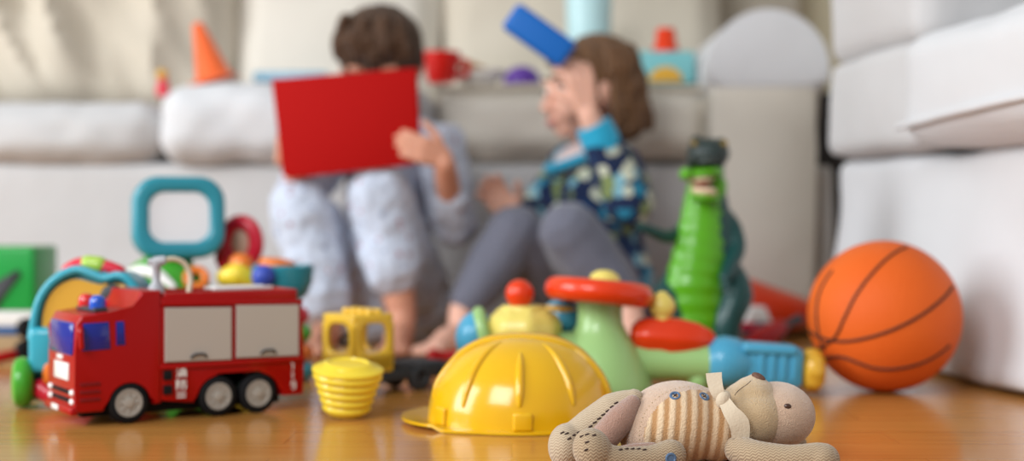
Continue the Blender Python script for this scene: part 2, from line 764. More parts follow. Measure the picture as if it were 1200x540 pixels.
pad(bm, (0.455, -0.17, 0.166), (0.82, 1.5, 0.322), 0.025, (0.006, 0, 0), 0.010, 4.5, 12, 44, shape=flare)
obj('skirt_base', bm, slip3, sf, local=True)
bm = nb()
pad(bm, (0.37, -0.35, 0.412), (0.78, 1.06, 0.165), 0.045, (0.012, 0.006, 0.028), 0.005, 6, 13, 30)
sc = obj('seat_cushion', bm, slip3, sf, local=True)
bm = nb()
tube(bm, [V((-0.021, 0.165, 0.3585)), V((-0.032, -0.1, 0.368)), V((-0.036, -0.4, 0.374)), V((-0.032, -0.8, 0.375))], 0.0055, seg=8)
obj('piping', bm, slip3, sc, local=True)
bm = nb()
pad(bm, (0.408, 0.372, 0.412), (0.78, 0.37, 0.168), 0.025, (0.01, 0.006, 0.006), 0.005, 6, 14, 24)
obj('seat_cushion', bm, slip, sf, local=True)
bm = nb()
pad(bm, (0.42, 0.371, 0.64), (0.8, 0.37, 0.31), 0.035, (0.01, 0.008, 0.006), 0.008, 5, 15, 24)
obj('arm', bm, slip, sf, local=True)

# ------------------------------------------------------------------ fire engine
M_red = plastic('toy_red', '#a20405', 0.35, coat=0.15, spec=0.2)
M_white = plastic('toy_white', '#e8e6e2', 0.35)
M_black = mat('rubber_black', '#18181a', 0.7, spec=0.15)
M_dark = mat('dark_grey_plastic', '#36373a', 0.5)
M_lgrey = mat('shutter_grey', '#b5aea6', 0.5)
M_hub = mat('hub_grey', '#a8a299', 0.4)
M_metal = mat('nozzle_grey', '#a9abb0', 0.35)
M_glass = plastic('window_blue', '#14228a', 0.15, coat=0.5)
M_redlens = plastic('lamp_red', '#d01c1c', 0.12, coat=0.8, sss=0.2)
M_bluelens = plastic('lamp_blue', '#1650c0', 0.12, coat=0.8, sss=0.2)
M_hose = mat('hose_cream', '#d8cfb6', 0.5)

ang = math.atan2(0.554, 0.832)
ft = thing('toy_fire_engine', 'red plastic toy fire engine with grey shutters and a water cannon on top', 'toy truck', (-0.4206, 1.565, 0), ang)
# cab: side outline extruded across the width
W = 0.10
cab = [(-0.0605, 0.016), (-0.0605, 0.05), (-0.06, 0.079), (-0.0585, 0.112), (-0.053, 0.1215), (0.006, 0.1265), (0.012, 0.146), (0.036, 0.146), (0.036, 0.02), (0.0285, 0.02)]
for k in range(0, 13):
    a = PI * k / 12
    cab.append((0.0275 * math.cos(a), 0.022 + 0.0275 * math.sin(a)))
cab += [(-0.0285, 0.016)]
bm = nb()
prism(bm, cab, T(0, 0, 0), W, 0.0035, 3)
obj('cab', bm, M_red, ft, local=True, angle=35)
# equipment body
body = [(0.034, 0.023), (0.034, 0.139), (0.2, 0.133), (0.2085, 0.126), (0.2105, 0.06), (0.2105, 0.018), (0.184, 0.018)]
for cx in (0.1533, 0.1042):
    for k in range(0, 13):
        a = PI * k / 12
        if cx == 0.1533 and a > 1.75:
            continue
        if cx == 0.1042 and a < 1.39:
            continue
        body.append((cx + 0.0285 * math.cos(a), 0.022 + 0.0275 * math.sin(a)))
body += [(0.075, 0.018)]
bm = nb()
prism(bm, body, T(0, 0.0015, 0), W - 0.003, 0.0025, 2)
obj('equipment_body', bm, M_red, ft, local=True, angle=35)
# rails round the roof deck
bm = nb()
frame_prism(bm, rrect(0.168, W - 0.004, 0.008, 5, 0.121, -0.05), rrect(0.152, W - 0.02, 0.006, 5, 0.121, -0.05), R(90, 'X') @ T(0, 0.131, 0), 0.012, 0.002)
obj('roof_rail', bm, M_red, ft, local=True)
# belt line trim along the sides
for y in (0.0, W):
    bm = nb()
    rbox(bm, (0.122, y, 0.0605), (0.176, 0.004, 0.006), 0.0015)
    rbox(bm, (0.122, y, 0.1295), (0.172, 0.004, 0.005), 0.0015, R(1.2, 'Y'))
    obj('side_moulding', bm, M_red, ft, local=True)
for y, sgn in ((-0.0005, 1), (W + 0.0005, -1)):
    for x0, x1 in ((0.0395, 0.1185), (0.1245, 0.2025)):
        bm = nb()
        t_ = [(x0, 0.066), (x1, 0.0645), (x1, 0.1245), (x0, 0.1265)]
        prism(bm, t_, T(0, y - 0.0015, 0), 0.003, 0.0008, 1)
        s = obj('shutter', bm, M_lgrey, ft, local=True, angle=30)
        bm = nb()
        cx = (x0 + x1) / 2
        tube(bm, [V((cx - 0.009, y - 0.002 * sgn, 0.0695)), V((cx - 0.005, y - 0.0045 * sgn, 0.073)), V((cx + 0.005, y - 0.0045 * sgn, 0.073)), V((cx + 0.009, y - 0.002 * sgn, 0.0695))], 0.0013, seg=8)
        obj('shutter_handle', bm, M_dark, s, local=True)
# windows
bm = nb()
Mw = T(-0.0594, 0.05, 0.0955) @ R(2.6, 'Y') @ R(90, 'Z')
prism(bm, rrect(0.086, 0.036, 0.005, 4), Mw @ T(0, -0.0015, 0), 0.003, 0.0008, 1)
obj('windscreen', bm, M_glass, ft, local=True)
for y in (-0.0012, W - 0.0008):
    bm = nb()
    prism(bm, [(-0.0525, 0.083), (-0.0515, 0.113), (-0.0235, 0.1135), (-0.0215, 0.084)], T(0, y, 0), 0.002, 0.0006, 1)
    obj('side_window', bm, M_glass, ft, local=True)
    bm = nb()
    prism(bm, [(-0.015, 0.0875), (-0.0155, 0.1135), (-0.0065, 0.1135), (-0.005, 0.0875)], T(0, y, 0), 0.002, 0.0006, 1)
    obj('side_window', bm, M_glass, ft, local=True)
    bm = nb()
    tube(bm, [V((-0.0535, y, 0.11)), V((-0.056, y - 0.006 * (1 if y < 0 else -1), 0.105)), V((-0.055, y - 0.006 * (1 if y < 0 else -1), 0.088))], [0.0016, 0.003, 0.003], seg=10)
    obj('wing_mirror', bm, M_red, ft, local=True)
# front: plate, grille slots, lamps, bumper
bm = nb()
rbox(bm, (-0.0605, 0.047, 0.059), (0.003, 0.052, 0.019), 0.001, R(1, 'Y'))
obj('front_panel', bm, M_white, ft, local=True)
bm = nb()
rbox(bm, (-0.0602, 0.055, 0.0735), (0.0025, 0.02, 0.005), 0.0008, R(1, 'Y'))
obj('emblem', bm, M_white, ft, local=True)
for z in (0.0375, 0.0285):
    bm = nb()
    rbox(bm, (-0.0605, 0.05, z), (0.003, 0.062, 0.0048), 0.001)
    obj('grille_slot', bm, M_black, ft, local=True)
for y in (0.010, 0.09):
    for z in (0.0375, 0.0275):
        bm = nb()
        ell(bm, (-0.0605, y, z), (0.0028, 0.006, 0.0036), seg=16)
        obj('headlamp', bm, M_white, ft, local=True)
bm = nb()
rbox(bm, (-0.061, 0.05, 0.018), (0.009, W + 0.001, 0.009), 0.003)
obj('bumper', bm, M_red, ft, local=True)
bm = nb()
rbox(bm, (-0.066, 0.055, 0.0185), (0.0015, 0.024, 0.006), 0.0005)
obj('number_plate', bm, M_white, ft, local=True)
# corner vents on the cab side, black lockers, white markings
for y in (-0.0006, W + 0.0006):
    for k in range(3):
        bm = nb()
        rbox(bm, (-0.044, y, 0.03 + 0.0085 * k), (0.022, 0.002, 0.0035), 0.0008)
        obj('side_louvre', bm, mat('louvre_red', '#7d0f14', 0.4) if k == 0 and y < 0 else bpy.data.materials['louvre_red'], ft, local=True)
    for z in (0.051, 0.035):
        bm = nb()
        rbox(bm, (0.043, y, z), (0.0105, 0.002, 0.0105), 0.001)
        obj('side_locker', bm, M_black, ft, local=True)


def strokes(segs, x, z, s, y):
    bm = nb()
    for (x0, z0, x1, z1) in segs:
        a, b = V((x + x0 * s, y, z + z0 * s)), V((x + x1 * s, y, z + z1 * s))
        tube(bm, [a, b], 0.085 * s, seg=6, n=1, flat=0.35, up=(0, 1, 0), cap='flat')
    return bm


G1 = [(0, .9, .18, .78), (0, .6, .16, .5), (0, .05, .2, .35), (.62, 1, .62, .7), (.4, .9, .5, .75), (.85, .9, .76, .75), (.38, .65, .38, 0), (.38, .65, .9, .65), (.9, .65, .9, 0), (.38, .42, .9, .42), (.38, .22, .9, .22)]
G2 = [(0, .95, 0, 0), (0, .95, .25, .95), (.25, .95, .1, .65), (.1, .65, .28, .45), (.28, .45, 0, .35), (.65, 1, .65, .82), (.4, .78, 1, .78), (.6, .78, .4, 0), (.6, .5, .92, .5), (.92, .5, .85, .05), (.85, .05, .7, .08)]
mk = strokes(G1, 0.0535, 0.048, 0.0115, -0.0009)
merge(mk, strokes(G2, 0.0535, 0.034, 0.0115, -0.0009))
merge(mk, strokes([(0, 0, .9, 0), (0, .35, .9, .35)], 0.0535, 0.026, 0.0115, -0.0009))
obj('side_marking', mk, M_white, ft, local=True)
mk = strokes([(.3, 0, .3, .9), (.1, .8, .3, .9)], 0.1925, 0.048, 0.009, -0.0009)
merge(mk, strokes([(.3, 0, .3, .9), (.1, .8, .3, .9)], 0.1925, 0.037, 0.009, -0.0009))
merge(mk, strokes([(.1, 0, .6, 0), (.6, 0, .6, .9), (.1, .9, .6, .9), (.1, .9, .1, .45), (.1, .45, .6, .45)], 0.1925, 0.026, 0.009, -0.0009))
obj('rear_marking', mk, M_white, ft, local=True)
# wheels
for x in (0.0, 0.1042, 0.1533):
    for y, sg in ((0.0025, -1), (W - 0.0025, 1)):
        Mx = axis((x, y + sg * 0.0, 0.0232), (0, sg, 0))
        bm = nb()
        rw = 0.0228
        lathe(bm, [(0.0, -0.016), (0.018, -0.016), (rw - 0.002, -0.0155), (rw, -0.0135), (rw, -0.0015), (rw - 0.002, 0.001), (0.0165, 0.0015), (0.0155, -0.001), (0, -0.001)], Mx, 36)
        wh = obj('wheel', bm, M_black, ft, local=True)
        bm = nb()
        lathe(bm, [(0.0155, -0.002), (0.0155, 0.0006), (0.0135, 0.001), (0.0125, -0.0005), (0.006, -0.0005), (0.0055, 0.0015), (0.003, 0.0022), (0, 0.0022)], Mx, 30)
        for k in range(8):
            a = 2 * PI * k / 8
            ell(bm, Mx @ V((0.0095 * math.cos(a), 0.0095 * math.sin(a), -0.0002)), 0.0016, seg=8)
        obj('hub', bm, M_hub, wh, local=True)
bm = nb()
rbox(bm, (0.07, 0.05, 0.0185), (0.235, 0.06, 0.02), 0.002)
obj('chassis', bm, M_black, ft, local=True)
# beacons
bm = nb()
rbox(bm, (-0.0275, 0.046, 0.1255), (0.016, 0.066, 0.006), 0.002)
bl = obj('beacon_base', bm, M_dark, ft, local=True)
for y, m in ((0.0255, M_bluelens), (0.066, M_redlens)):
    bm = nb()
    lathe(bm, [(0.0092, 0), (0.0092, 0.007), (0.0085, 0.0105), (0.006, 0.0135), (0.003, 0.0147), (0, 0.015)], T(-0.0275, y, 0.127), 24)
    o = obj('beacon', bm, m, ft, local=True)
    o['label'] = ('blue' if m is M_bluelens else 'red') + ' beacon dome'
# water cannon with hose
bm = nb()
lathe(bm, [(0.0, 0), (0.0095, 0), (0.0095, 0.012), (0.007, 0.015), (0.0045, 0.02), (0.0045, 0.034), (0.006, 0.036), (0.006, 0.04), (0, 0.041)], T(0.048, 0.05, 0.135), 20)
wc = obj('water_cannon', bm, M_metal, ft, local=True)
bm = nb()
lathe(bm, [(0, -0.010), (0.0035, -0.010), (0.0038, -0.004), (0.0055, -0.002), (0.0055, 0.010), (0, 0.011)], axis((0.048, 0.05, 0.177), (1, -0.4, 0.1)), 18)
obj('nozzle', bm, M_metal, wc, local=True)
bm = nb()
tube(bm, [V((0.056, 0.048, 0.178)), V((0.07, 0.05, 0.179)), V((0.083, 0.05, 0.172)), V((0.089, 0.05, 0.155)), V((0.085, 0.05, 0.132))], 0.0032, seg=10)
obj('hose', bm, M_hose, wc, local=True)
bm = nb()
for k in range(9):
    rbox(bm, (0.125 + 0.008 * k, 0.07, 0.143), (0.003, 0.026, 0.003), 0.0008)
for y in (0.056, 0.084):
    rbox(bm, (0.157, y, 0.143), (0.075, 0.003, 0.004), 0.001)
obj('ladder', bm, M_white, ft, local=True)

# ------------------------------------------------------------------ yellow ribbed bucket
M_yel = plastic('toy_yellow', '#ecd03a', 0.3)
M_yel2 = plastic('toy_yellow_deep', '#ecbf34', 0.35)
cup = nb()
pr = [(0, 0.0), (0.021, 0.0), (0.024, 0.003)]
nr = 5
for k in range(nr):
    z0 = 0.004 + k * 0.0092
    r0 = 0.0265 + 0.0029 * k
    pr += [(r0 - 0.0012, z0), (r0 + 0.0012, z0 + 0.0025), (r0 + 0.0012, z0 + 0.0055), (r0 - 0.0008, z0 + 0.008)]
pr += [(0.0405, 0.0505), (0.0405, 0.0535), (0.037, 0.056), (0.030, 0.057), (0.027, 0.0605), (0.023, 0.0612), (0.0215, 0.0595), (0.020, 0.0595), (0, 0.0605)]
cx, cy = X(406, 1.615), 1.615
lathe(cup, pr, T(cx, cy, 0.0045) @ R(11, 'X') @ R(3, 'Y') @ S(1, 0.8, 1), 48)
tag(obj('toy_bucket', cup, M_yel), 'small yellow ribbed bucket on the floor beside the fire engine', 'bucket')

# ------------------------------------------------------------------ yellow toy lorry behind the bucket
lo = thing('toy_lorry', 'yellow toy lorry cab with studded roof on a dark grey chassis', 'toy truck', (X(415, 1.78), 1.78, 0), math.radians(45))
c = 0.066
bm = nb()
win = rrect(0.043, 0.037, 0.014, 5, 0.0, 0.074)
out = rrect(c, 0.068, 0.012, 5, 0.0, 0.066)
frame_prism(bm, out, win, T(0.0, 0.033, 0) @ R(-90, 'Z') @ T(-0.0, -0.0, 0), 0.005, 0.0015)      # front wall, local x = 0
frame_prism(bm, out, win, T(c - 0.005, 0.033, 0) @ R(-90, 'Z'), 0.005, 0.0015)
frame_prism(bm, out, win, T(0.033, 0.0, 0), 0.005, 0.0015)
frame_prism(bm, out, win, T(0.033, c - 0.005, 0), 0.005, 0.0015)
bm2 = nb()
merge(bm2, bm)
rbox(bm2, (0.033, 0.033, 0.1), (c, c, 0.009), 0.004)
rbox(bm2, (0.033, 0.033, 0.042), (c, c, 0.026), 0.004)
obj('cab', bm2, M_yel2, lo, local=True)
for i in range(4):
    for j in range(2):
        bm = nb()
        lathe(bm, [(0.0055, 0), (0.0055, 0.0055), (0.0048, 0.0063), (0, 0.0063)], T(0.012 + 0.0145 * j + 0.02, 0.01 + 0.0152 * i, 0.104), 18)
        obj('stud', bm, M_yel2, lo, local=True)
bm = nb()
tube(bm, [V((0.03, 0.033, 0.05)), V((0.02, 0.033, 0.07))], 0.004, seg=8)
torus(bm, axis((0.018, 0.033, 0.073), (-0.5, 0, 0.8)), 0.012, 0.0028, 20, 8)
obj('steering_wheel', bm, M_black, lo, local=True)
bm = nb()
rbox(bm, (0.078, 0.033, 0.024), (0.172, 0.06, 0.016), 0.003)
for k in range(7):
    rbox(bm, (0.078 + 0.0125 * k, 0.033, 0.034), (0.005, 0.062, 0.007), 0.0015)
rbox(bm, (0.16, 0.033, 0.028), (0.012, 0.07, 0.012), 0.003)
obj('chassis', bm, M_dark, lo, local=True)
for x in (0.02, 0.115):
    for y, sg in ((0.004, -1), (0.062, 1)):
        bm = nb()
        lathe(bm, [(0, -0.011), (0.015, -0.011), (0.0175, -0.009), (0.0175, 0.001), (0.015, 0.003), (0.009, 0.003), (0.008, 0.001), (0, 0.001)], axis((x, y, 0.0178), (0, sg, 0)), 28)
        obj('wheel', bm, M_dark, lo, local=True)

# ------------------------------------------------------------------ yellow hard hat
M_hat = plastic('helmet_yellow', '#e2ae12', 0.2, coat=0.5, sss=0.25)
hc = V((X(612, 1.585), 1.585, 0))
hat = thing('toy_hard_hat', 'shiny yellow toy hard hat with moulded ribs lying on the floor', 'hard hat', hc)
hr = V((0.105, 0.098, 0.0915))


def hat_pt(az, el_, k=1.0):
    ce, se = math.cos(el_), math.sin(el_)
    e = 0.86
    return V((hr.x * ce ** e * math.cos(az) * k, hr.y * ce ** e * math.sin(az) * k, 0.004 + hr.z * se ** 0.95 * k))


bm = nb()
rings = []
for i in range(0, 25):
    el_ = PI / 2 * i / 24
    if i == 24:
        rings.append([bm.verts.new(hat_pt(0, PI / 2 - 1e-4))])
    else:
        rings.append([bm.verts.new(hat_pt(2 * PI * k / 72, el_)) for k in range(72)])
# brim flange and the peak that points to the left
outer, outer2, inner2 = [], [], []
for k in range(72):
    a = 2 * PI * k / 72
    p = hat_pt(a, 0)
    dirn = V((math.cos(a), math.sin(a), 0))
    d = abs(((a - math.radians(172) + PI) % (2 * PI)) - PI)
    ext = 0.008 + 0.022 * max(0, math.cos(min(d * 1.25, PI / 2))) ** 0.8
    q = p + dirn * ext
    q.z = 0.0035 + (0.004 if ext > 0.02 else 0)
    outer.append(bm.verts.new(q))
    q2 = q.copy()
    q2.z -= 0.0028
    outer2.append(bm.verts.new(q2))
    i2 = p * 0.97
    i2.z = 0.001
    inner2.append(bm.verts.new(i2))
bridge(bm, [inner2, outer2, outer] + rings)
obj('shell', bm, M_hat, hat, local=True, angle=60)
for az, e0, e1, rad in ((-92, 58, 16, 0.0046), (-128, 72, 14, 0.0042), (-58, 70, 16, 0.004), (-165, 62, 16, 0.004), (-20, 62, 16, 0.004), (92, 70, 16, 0.0045), (130, 70, 16, 0.0045), (50, 70, 16, 0.0045)):
    bm = nb()
    pts = [hat_pt(math.radians(az), math.radians(e0 + (e1 - e0) * k / 6), 0.993) for k in range(7)]
    tube(bm, pts, [rad * s for s in (0.3, 0.75, 1, 1.1, 1.15, 1.1, 0.6)], seg=12)
    obj('rib', bm, M_hat, hat, local=True)
bm = nb()
crest = [hat_pt(math.radians(172), math.radians(e), 0.99) for e in (38, 52, 66, 80)] + [hat_pt(math.radians(-8), math.radians(e), 0.99) for e in (82, 68, 54, 40)]
tube(bm, crest, [0.006, 0.013, 0.016, 0.017, 0.017, 0.016, 0.013, 0.006], seg=14, flat=0.3, up=(0, 0, 1))
obj('crest', bm, M_hat, hat, local=True)
for az in (-90, -147, -33, 90):
    bm = nb()
    p = hat_pt(math.radians(az), 0.06, 1.0)
    rbox(bm, (p.x, p.y, 0.0135), (0.006, 0.021, 0.019), 0.0028, R(az, 'Z'))
    obj('lug', bm, M_hat, hat, local=True)

# ------------------------------------------------------------------ basketball
bd, br = 1.856, 0.0985
bc = V((X(1036, bd), bd, br))
ball = thing('basketball', 'orange basketball with black seams resting against the white sofa', 'ball', (bc.x, bc.y, 0))
bm = nb()
ell(bm, bc, br, seg=64)
obj('shell', bm, mat_ball(), ball)


def ball_px(px, py):
    o = V((0, 0, CAM_H))
    d = (P(px, py, 1) - o).normalized()
    oc = o - bc
    b_ = oc.dot(d)
    disc = b_ * b_ - (oc.dot(oc) - br * br)
    if disc < 0:
        q = o + d * (-b_) - bc
        return bc + q.normalized() * br
    return o + d * (-b_ - math.sqrt(disc))


M_seam = mat('seam_black', '#33201a', 0.6)
seams = [[(1062, 290), (1030, 312), (1002, 348), (990, 372), (976, 398), (952, 412)],
         [(950, 388), (985, 400), (1030, 392), (1075, 372), (1116, 336)],
         [(960, 418), (985, 418), (1030, 432), (1075, 427), (1112, 405)],
         [(966, 410), (958, 380), (960, 345), (975, 318)]]
for s in seams:
    bm = nb()
    pp = [ball_px(*q) for q in s]
    sp, _ = smooth_path(pp, [1] * len(pp), 8)
    sp = [bc + (q - bc).normalized() * br * 1.0015 for q in sp]
    # carried on round the back of the ball
    tube(bm, sp, 0.0019, seg=8, n=1)
    obj('seam', bm, M_seam, ball)
bm = nb()
bm.free()
# ------------------------------------------------------------------ toddler driving toy
M_lg = plastic('toy_light_green', '#98c07a', 0.3)
M_or = plastic('toy_orange_red', '#de3a0e', 0.28)
M_py = plastic('toy_pale_yellow', '#e3cf6a', 0.35)
M_sb = plastic('toy_sky_blue', '#4a9fc2', 0.32)
M_amb = plastic('toy_amber', '#dcab35', 0.35)
M_lime = plastic('toy_lime', '#a8c94e', 0.35)
dt = 1.81
dv = thing('toddler_driving_toy', 'pastel green toddler driving toy with orange steering wheel and gear lever', 'toy', (X(700, dt), dt, 0))
bm = nb()
z = lambda py: Zy(py, dt)
lathe(bm, [(0, 0.001), (0.066, 0.001), (0.069, 0.006), (0.066, 0.02), (0.058, 0.045), (0.046, 0.065), (0.035, 0.08), (0.0295, 0.092), (0.0285, 0.105), (0.029, 0.124), (0, 0.126)], T(X(703, dt), dt, 0), 44)
obj('column', bm, M_lg, dv)
# steering wheel: a ring with spokes, tilted
Mw = T(X(702, dt), dt, z(342)) @ R(5.5, 'Y') @ R(-3.5, 'X')
bm = nb()
torus(bm, Mw, 0.0545, 0.0152, 48, 18)
sw = obj('steering_wheel', bm, M_or, dv)
bm = nb()
for a in (90, 210, 330):
    ca, sa = math.cos(math.radians(a)), math.sin(math.radians(a))
    tube(bm, [Mw @ V((0.012 * ca, 0.012 * sa, 0)), Mw @ V((0.056 * ca, 0.056 * sa, 0))], 0.010, seg=12, flat=0.7, up=(0, 0, 1))
obj('spoke', bm, M_or, sw)
bm = nb()
lathe(bm, [(0, -0.012), (0.021, -0.012), (0.0225, 0.0), (0.0215, 0.012), (0.018, 0.022), (0.010, 0.0275), (0, 0.029)], Mw @ T(0.006, 0, 0), 30)
obj('horn_button', bm, M_py, sw)
# left wing
bm = nb()
tube(bm, [P(563, 418, dt) + V((0, 0, 0.0)), P(620, 422, dt), P(690, 424, dt)], [0.034, 0.04, 0.042], seg=24, flat=0.92, up=(0, 0, 1))
obj('left_wing', bm, M_lg, dv)
bm = nb()
lathe(bm, [(0, -0.022), (0.030, -0.022), (0.043, -0.014), (0.048, -0.002), (0.0475, 0.010), (0.042, 0.02), (0.035, 0.025), (0.030, 0.0265), (0.027, 0.033), (0, 0.034)], T(X(613, dt), dt, z(388)), 48, mod=lambda a, i: 1 + (0.03 * math.cos(9 * a) if 1 < i < 7 else 0))
dm = obj('ratchet_dome', bm, M_py, dv)
bm = nb()
for k in range(7):
    a = 2 * PI * k / 7 + 0.5
    ell(bm, (X(613, dt) + 0.027 * math.cos(a), dt + 0.027 * math.sin(a), z(366)), (0.0085, 0.0085, 0.006), seg=14)
obj('bumps', bm, M_py, dm)
bm = nb()
lathe(bm, [(0, 0), (0.008, 0), (0.0068, 0.008), (0.0075, 0.014), (0, 0.016)], T(X(610, dt), dt, z(362)), 18)
ell(bm, (X(609, dt), dt, z(344)), 0.0182)
obj('ball_knob', bm, M_or, dv)
bm = nb()
ell(bm, P(556, 392, dt), (0.024, 0.032, 0.031), R(15, 'Y'))
obj('roller', bm, M_sb, dv)
bm = nb()
torus(bm, axis(P(567, 390, dt), (1, 0, 0.25)), 0.0265, 0.0085, 32, 12)
obj('roller_band', bm, M_lg, dv)
bm = nb()
ell(bm, P(658, 372, dt + 0.05), (0.028, 0.026, 0.024))
rb = obj('roller', bm, M_sb, dv)
bm = nb()
torus(bm, axis(P(658, 364, dt + 0.05), (0.1, 0.1, 1)), 0.0185, 0.006, 28, 10)
obj('roller_band', bm, M_amb, rb)
# right arm with orange squeaker and blue key block
bm = nb()
tube(bm, [P(736, 423, dt), P(790, 424, dt), P(834, 424, dt)], [0.0235, 0.0225, 0.0255], seg=24)
obj('right_arm', bm, M_lg, dv)
bm = nb()
tube(bm, [P(822, 432, dt), P(819, 442, dt - 0.004), P(818, 447, dt - 0.006)], [0.014, 0.014, 0.013], seg=14)
obj('foot', bm, M_lg, dv)
bm = nb()
lathe(bm, [(0, -0.056), (0.010, -0.055), (0.018, -0.048), (0.0225, -0.034), (0.022, -0.018), (0.0245, -0.006), (0.0235, 0.01), (0.0205, 0.028), (0.014, 0.044), (0.007, 0.052), (0, 0.054)], axis(P(790, 395, dt), (1, 0, -0.08)) @ S(1, 1.05, 1), 32, mod=lambda a, i: 1 + 0.05 * math.cos(6 * a))
sq = obj('squeaker', bm, M_or, dv)
bm = nb()
lathe(bm, [(0, 0), (0.012, 0), (0.0105, 0.006), (0.0105, 0.012), (0, 0.014)], T(X(776, dt), dt, z(378)), 20)
ell(bm, P(776, 359, dt), (0.0168, 0.0155, 0.0162))
ell(bm, P(776, 352, dt), (0.011, 0.011, 0.012))
obj('ball_knob', bm, M_py, dv)
bm = nb()
lathe(bm, [(0, -0.026), (0.024, -0.026), (0.031, -0.018), (0.0335, -0.004), (0.031, 0.012), (0.024, 0.024), (0.018, 0.034), (0.0165, 0.05), (0, 0.05)], axis(P(852, 424, dt), (1, 0, -0.03)), 36)
obj('key_barrel', bm, M_sb, dv)
bm = nb()
rbox(bm, P(905, 428, dt), (0.072, 0.044, 0.05), 0.007, R(3, 'Y'))
for k in range(4):
    rbox(bm, P(892 + 13 * k, 428, dt - 0.0215), (0.006, 0.008, 0.038), 0.002, R(3, 'Y'))
rbox(bm, P(900, 408, dt - 0.006), (0.07, 0.045, 0.013), 0.005, R(4, 'Y'))
obj('key_block', bm, M_sb, dv)
bm = nb()
lathe(bm, [(0, -0.014), (0.018, -0.014), (0.0255, -0.009), (0.027, 0.0), (0.0255, 0.008), (0.019, 0.013), (0.010, 0.013), (0.009, 0.010), (0, 0.010)], axis(P(952, 434, dt), (1, 0, -0.05)), 40, mod=lambda a, i: 1 + (0.045 * math.cos(8 * a) if 1 < i < 6 else 0))
obj('end_cap', bm, M_amb, dv)

# ------------------------------------------------------------------ toy crocodile standing behind
M_croc = mat('croc_dark_green', '#164644', 0.35, bump=0.35, bscale=160, coat=0.25, var=0.25)
M_belly = plastic('croc_belly_green', '#58a416', 0.3)
M_brown = mat('croc_head_brown', '#2f3a38', 0.4, bump=0.4, bscale=160)
M_mouth = mat('croc_mouth_cream', '#e6cfae', 0.4)
dc = 2.16
cr = thing('toy_crocodile', 'upright toy crocodile with bright green belly and open mouth', 'toy figure', (X(822, dc), dc, 0))
px2 = lambda v: v * dc / F
bm = nb()
chain(bm, [P(822, 420, dc + .02), P(822, 375, dc + .02), P(824, 330, dc + .02), P(828, 280, dc + .018), P(830, 245, dc + .016), P(829, 215, dc + .014), P(829, 190, dc + .012)], [px2(v) for v in (36, 40, 42, 34, 25, 20, 20)])
chain(bm, [P(858, 318, dc - .005), P(862, 345, dc - .02), P(852, 378, dc - .035), P(852, 405, dc - .035)], [px2(v) for v in (14, 21, 17, 15)])
chain(bm, [P(789, 325, dc + .0), P(783, 350, dc - .02), P(789, 380, dc - .03), P(788, 405, dc - .03)], [px2(v) for v in (12, 19, 16, 15)])
for x in (852, 787):
    ell(bm, P(x, 419, dc - .055), (0.022, 0.034, 0.014))
chain(bm, [P(846, 250, dc + .02), P(858, 268, dc + .01), P(864, 292, dc - .01), P(855, 312, dc - .035), P(850, 326, dc - .05)], [px2(v) for v in (11, 12, 10, 8, 8)])
chain(bm, [P(806, 262, dc + .02), P(795, 274, dc), P(780, 277, dc - .02), P(766, 272, dc - .035), P(758, 268, dc - .04)], [px2(v) for v in (10, 9, 8, 7, 6)])
chain(bm, [P(824, 360, dc + .05), P(818, 395, dc + .09), P(805, 410, dc + .14), P(785, 414, dc + .19)], [px2(v) for v in (34, 22, 15, 6)])
for k in range(9):
    zz = 195 + k * 20
    ell(bm, P(832, zz, dc + .045 + 0.001 * k * 1.4), (0.006, 0.014, 0.01), seg=10)
bm = remesh(bm, 0.003, 5)
obj('body', bm, M_croc, cr)
for x, y, d in ((850, 330, dc - .055), (757, 267, dc - .045)):
    for k in range(3):
        bm = nb()
        dd = V((0.006 * (k - 1), -0.006, -0.010)) if x > 800 else V((-0.012, -0.004, 0.006 * (k - 1) + 0.002))
        tube(bm, [P(x, y, d), P(x, y, d) + dd], [0.005, 0.0025], seg=8)
        obj('claw', bm, M_croc, cr)
bm = nb()
path = [P(816, 412, dc - .018), P(815, 375, dc - .020), P(815, 335, dc - .020), P(819, 300, dc - .014), P(822, 265, dc - .006), P(824, 235, dc - .002), P(826, 215, dc - .002)]
tube(bm, path, [px2(v) for v in (32, 36, 35, 31, 26, 22, 19)], seg=28, n=14, flat=0.62, up=(0, -1, 0), wave=lambda i, n: 1 + 0.03 * math.cos(2 * PI * i / 7.0))
obj('belly', bm, M_belly, cr)
# head
M_eyeo = plastic('eye_olive', '#8a6f22', 0.2)
bm = nb()
ell(bm, P(830, 180, dc + .006), (px2(25), 0.036, px2(19)))
ell(bm, P(822, 190, dc - .035), (px2(17), 0.03, px2(8)), R(-8, 'Y'))
ell(bm, P(816, 167, dc - .006), (px2(8), 0.013, px2(9)))
ell(bm, P(845, 170, dc - .004), (px2(8), 0.013, px2(9)))
ell(bm, P(811, 187, dc - .058), (px2(6), 0.009, px2(5)))
ell(bm, P(829, 189, dc - .06), (px2(6), 0.009, px2(5)))
bm = remesh(bm, 0.0025, 4)
obj('head', bm, M_brown, cr)
bm = nb()
ell(bm, P(823, 203, dc - .022), (px2(26), 0.042, px2(8)), R(-6, 'Y'))
ell(bm, P(804, 204, dc - .045), (px2(8), 0.016, px2(8)))
ell(bm, P(840, 219, dc - .004), (px2(12), 0.024, px2(16)))
ell(bm, P(826, 232, dc - .020), (px2(19), 0.036, px2(6)), R(8, 'Y'))
bm = remesh(bm, 0.0022, 4)
jw = obj('jaws', bm, M_belly, cr)
bm = nb()
ell(bm, P(825, 224, dc - .028), (px2(15), 0.032, px2(7)), R(8, 'Y'))
ell(bm, P(821, 211, dc - .028), (px2(15), 0.034, px2(4)), R(-6, 'Y'))
obj('mouth', bm, M_mouth, cr)
bm = nb()
ell(bm, P(822, 217, dc - .034), (px2(10), 0.028, px2(5)))
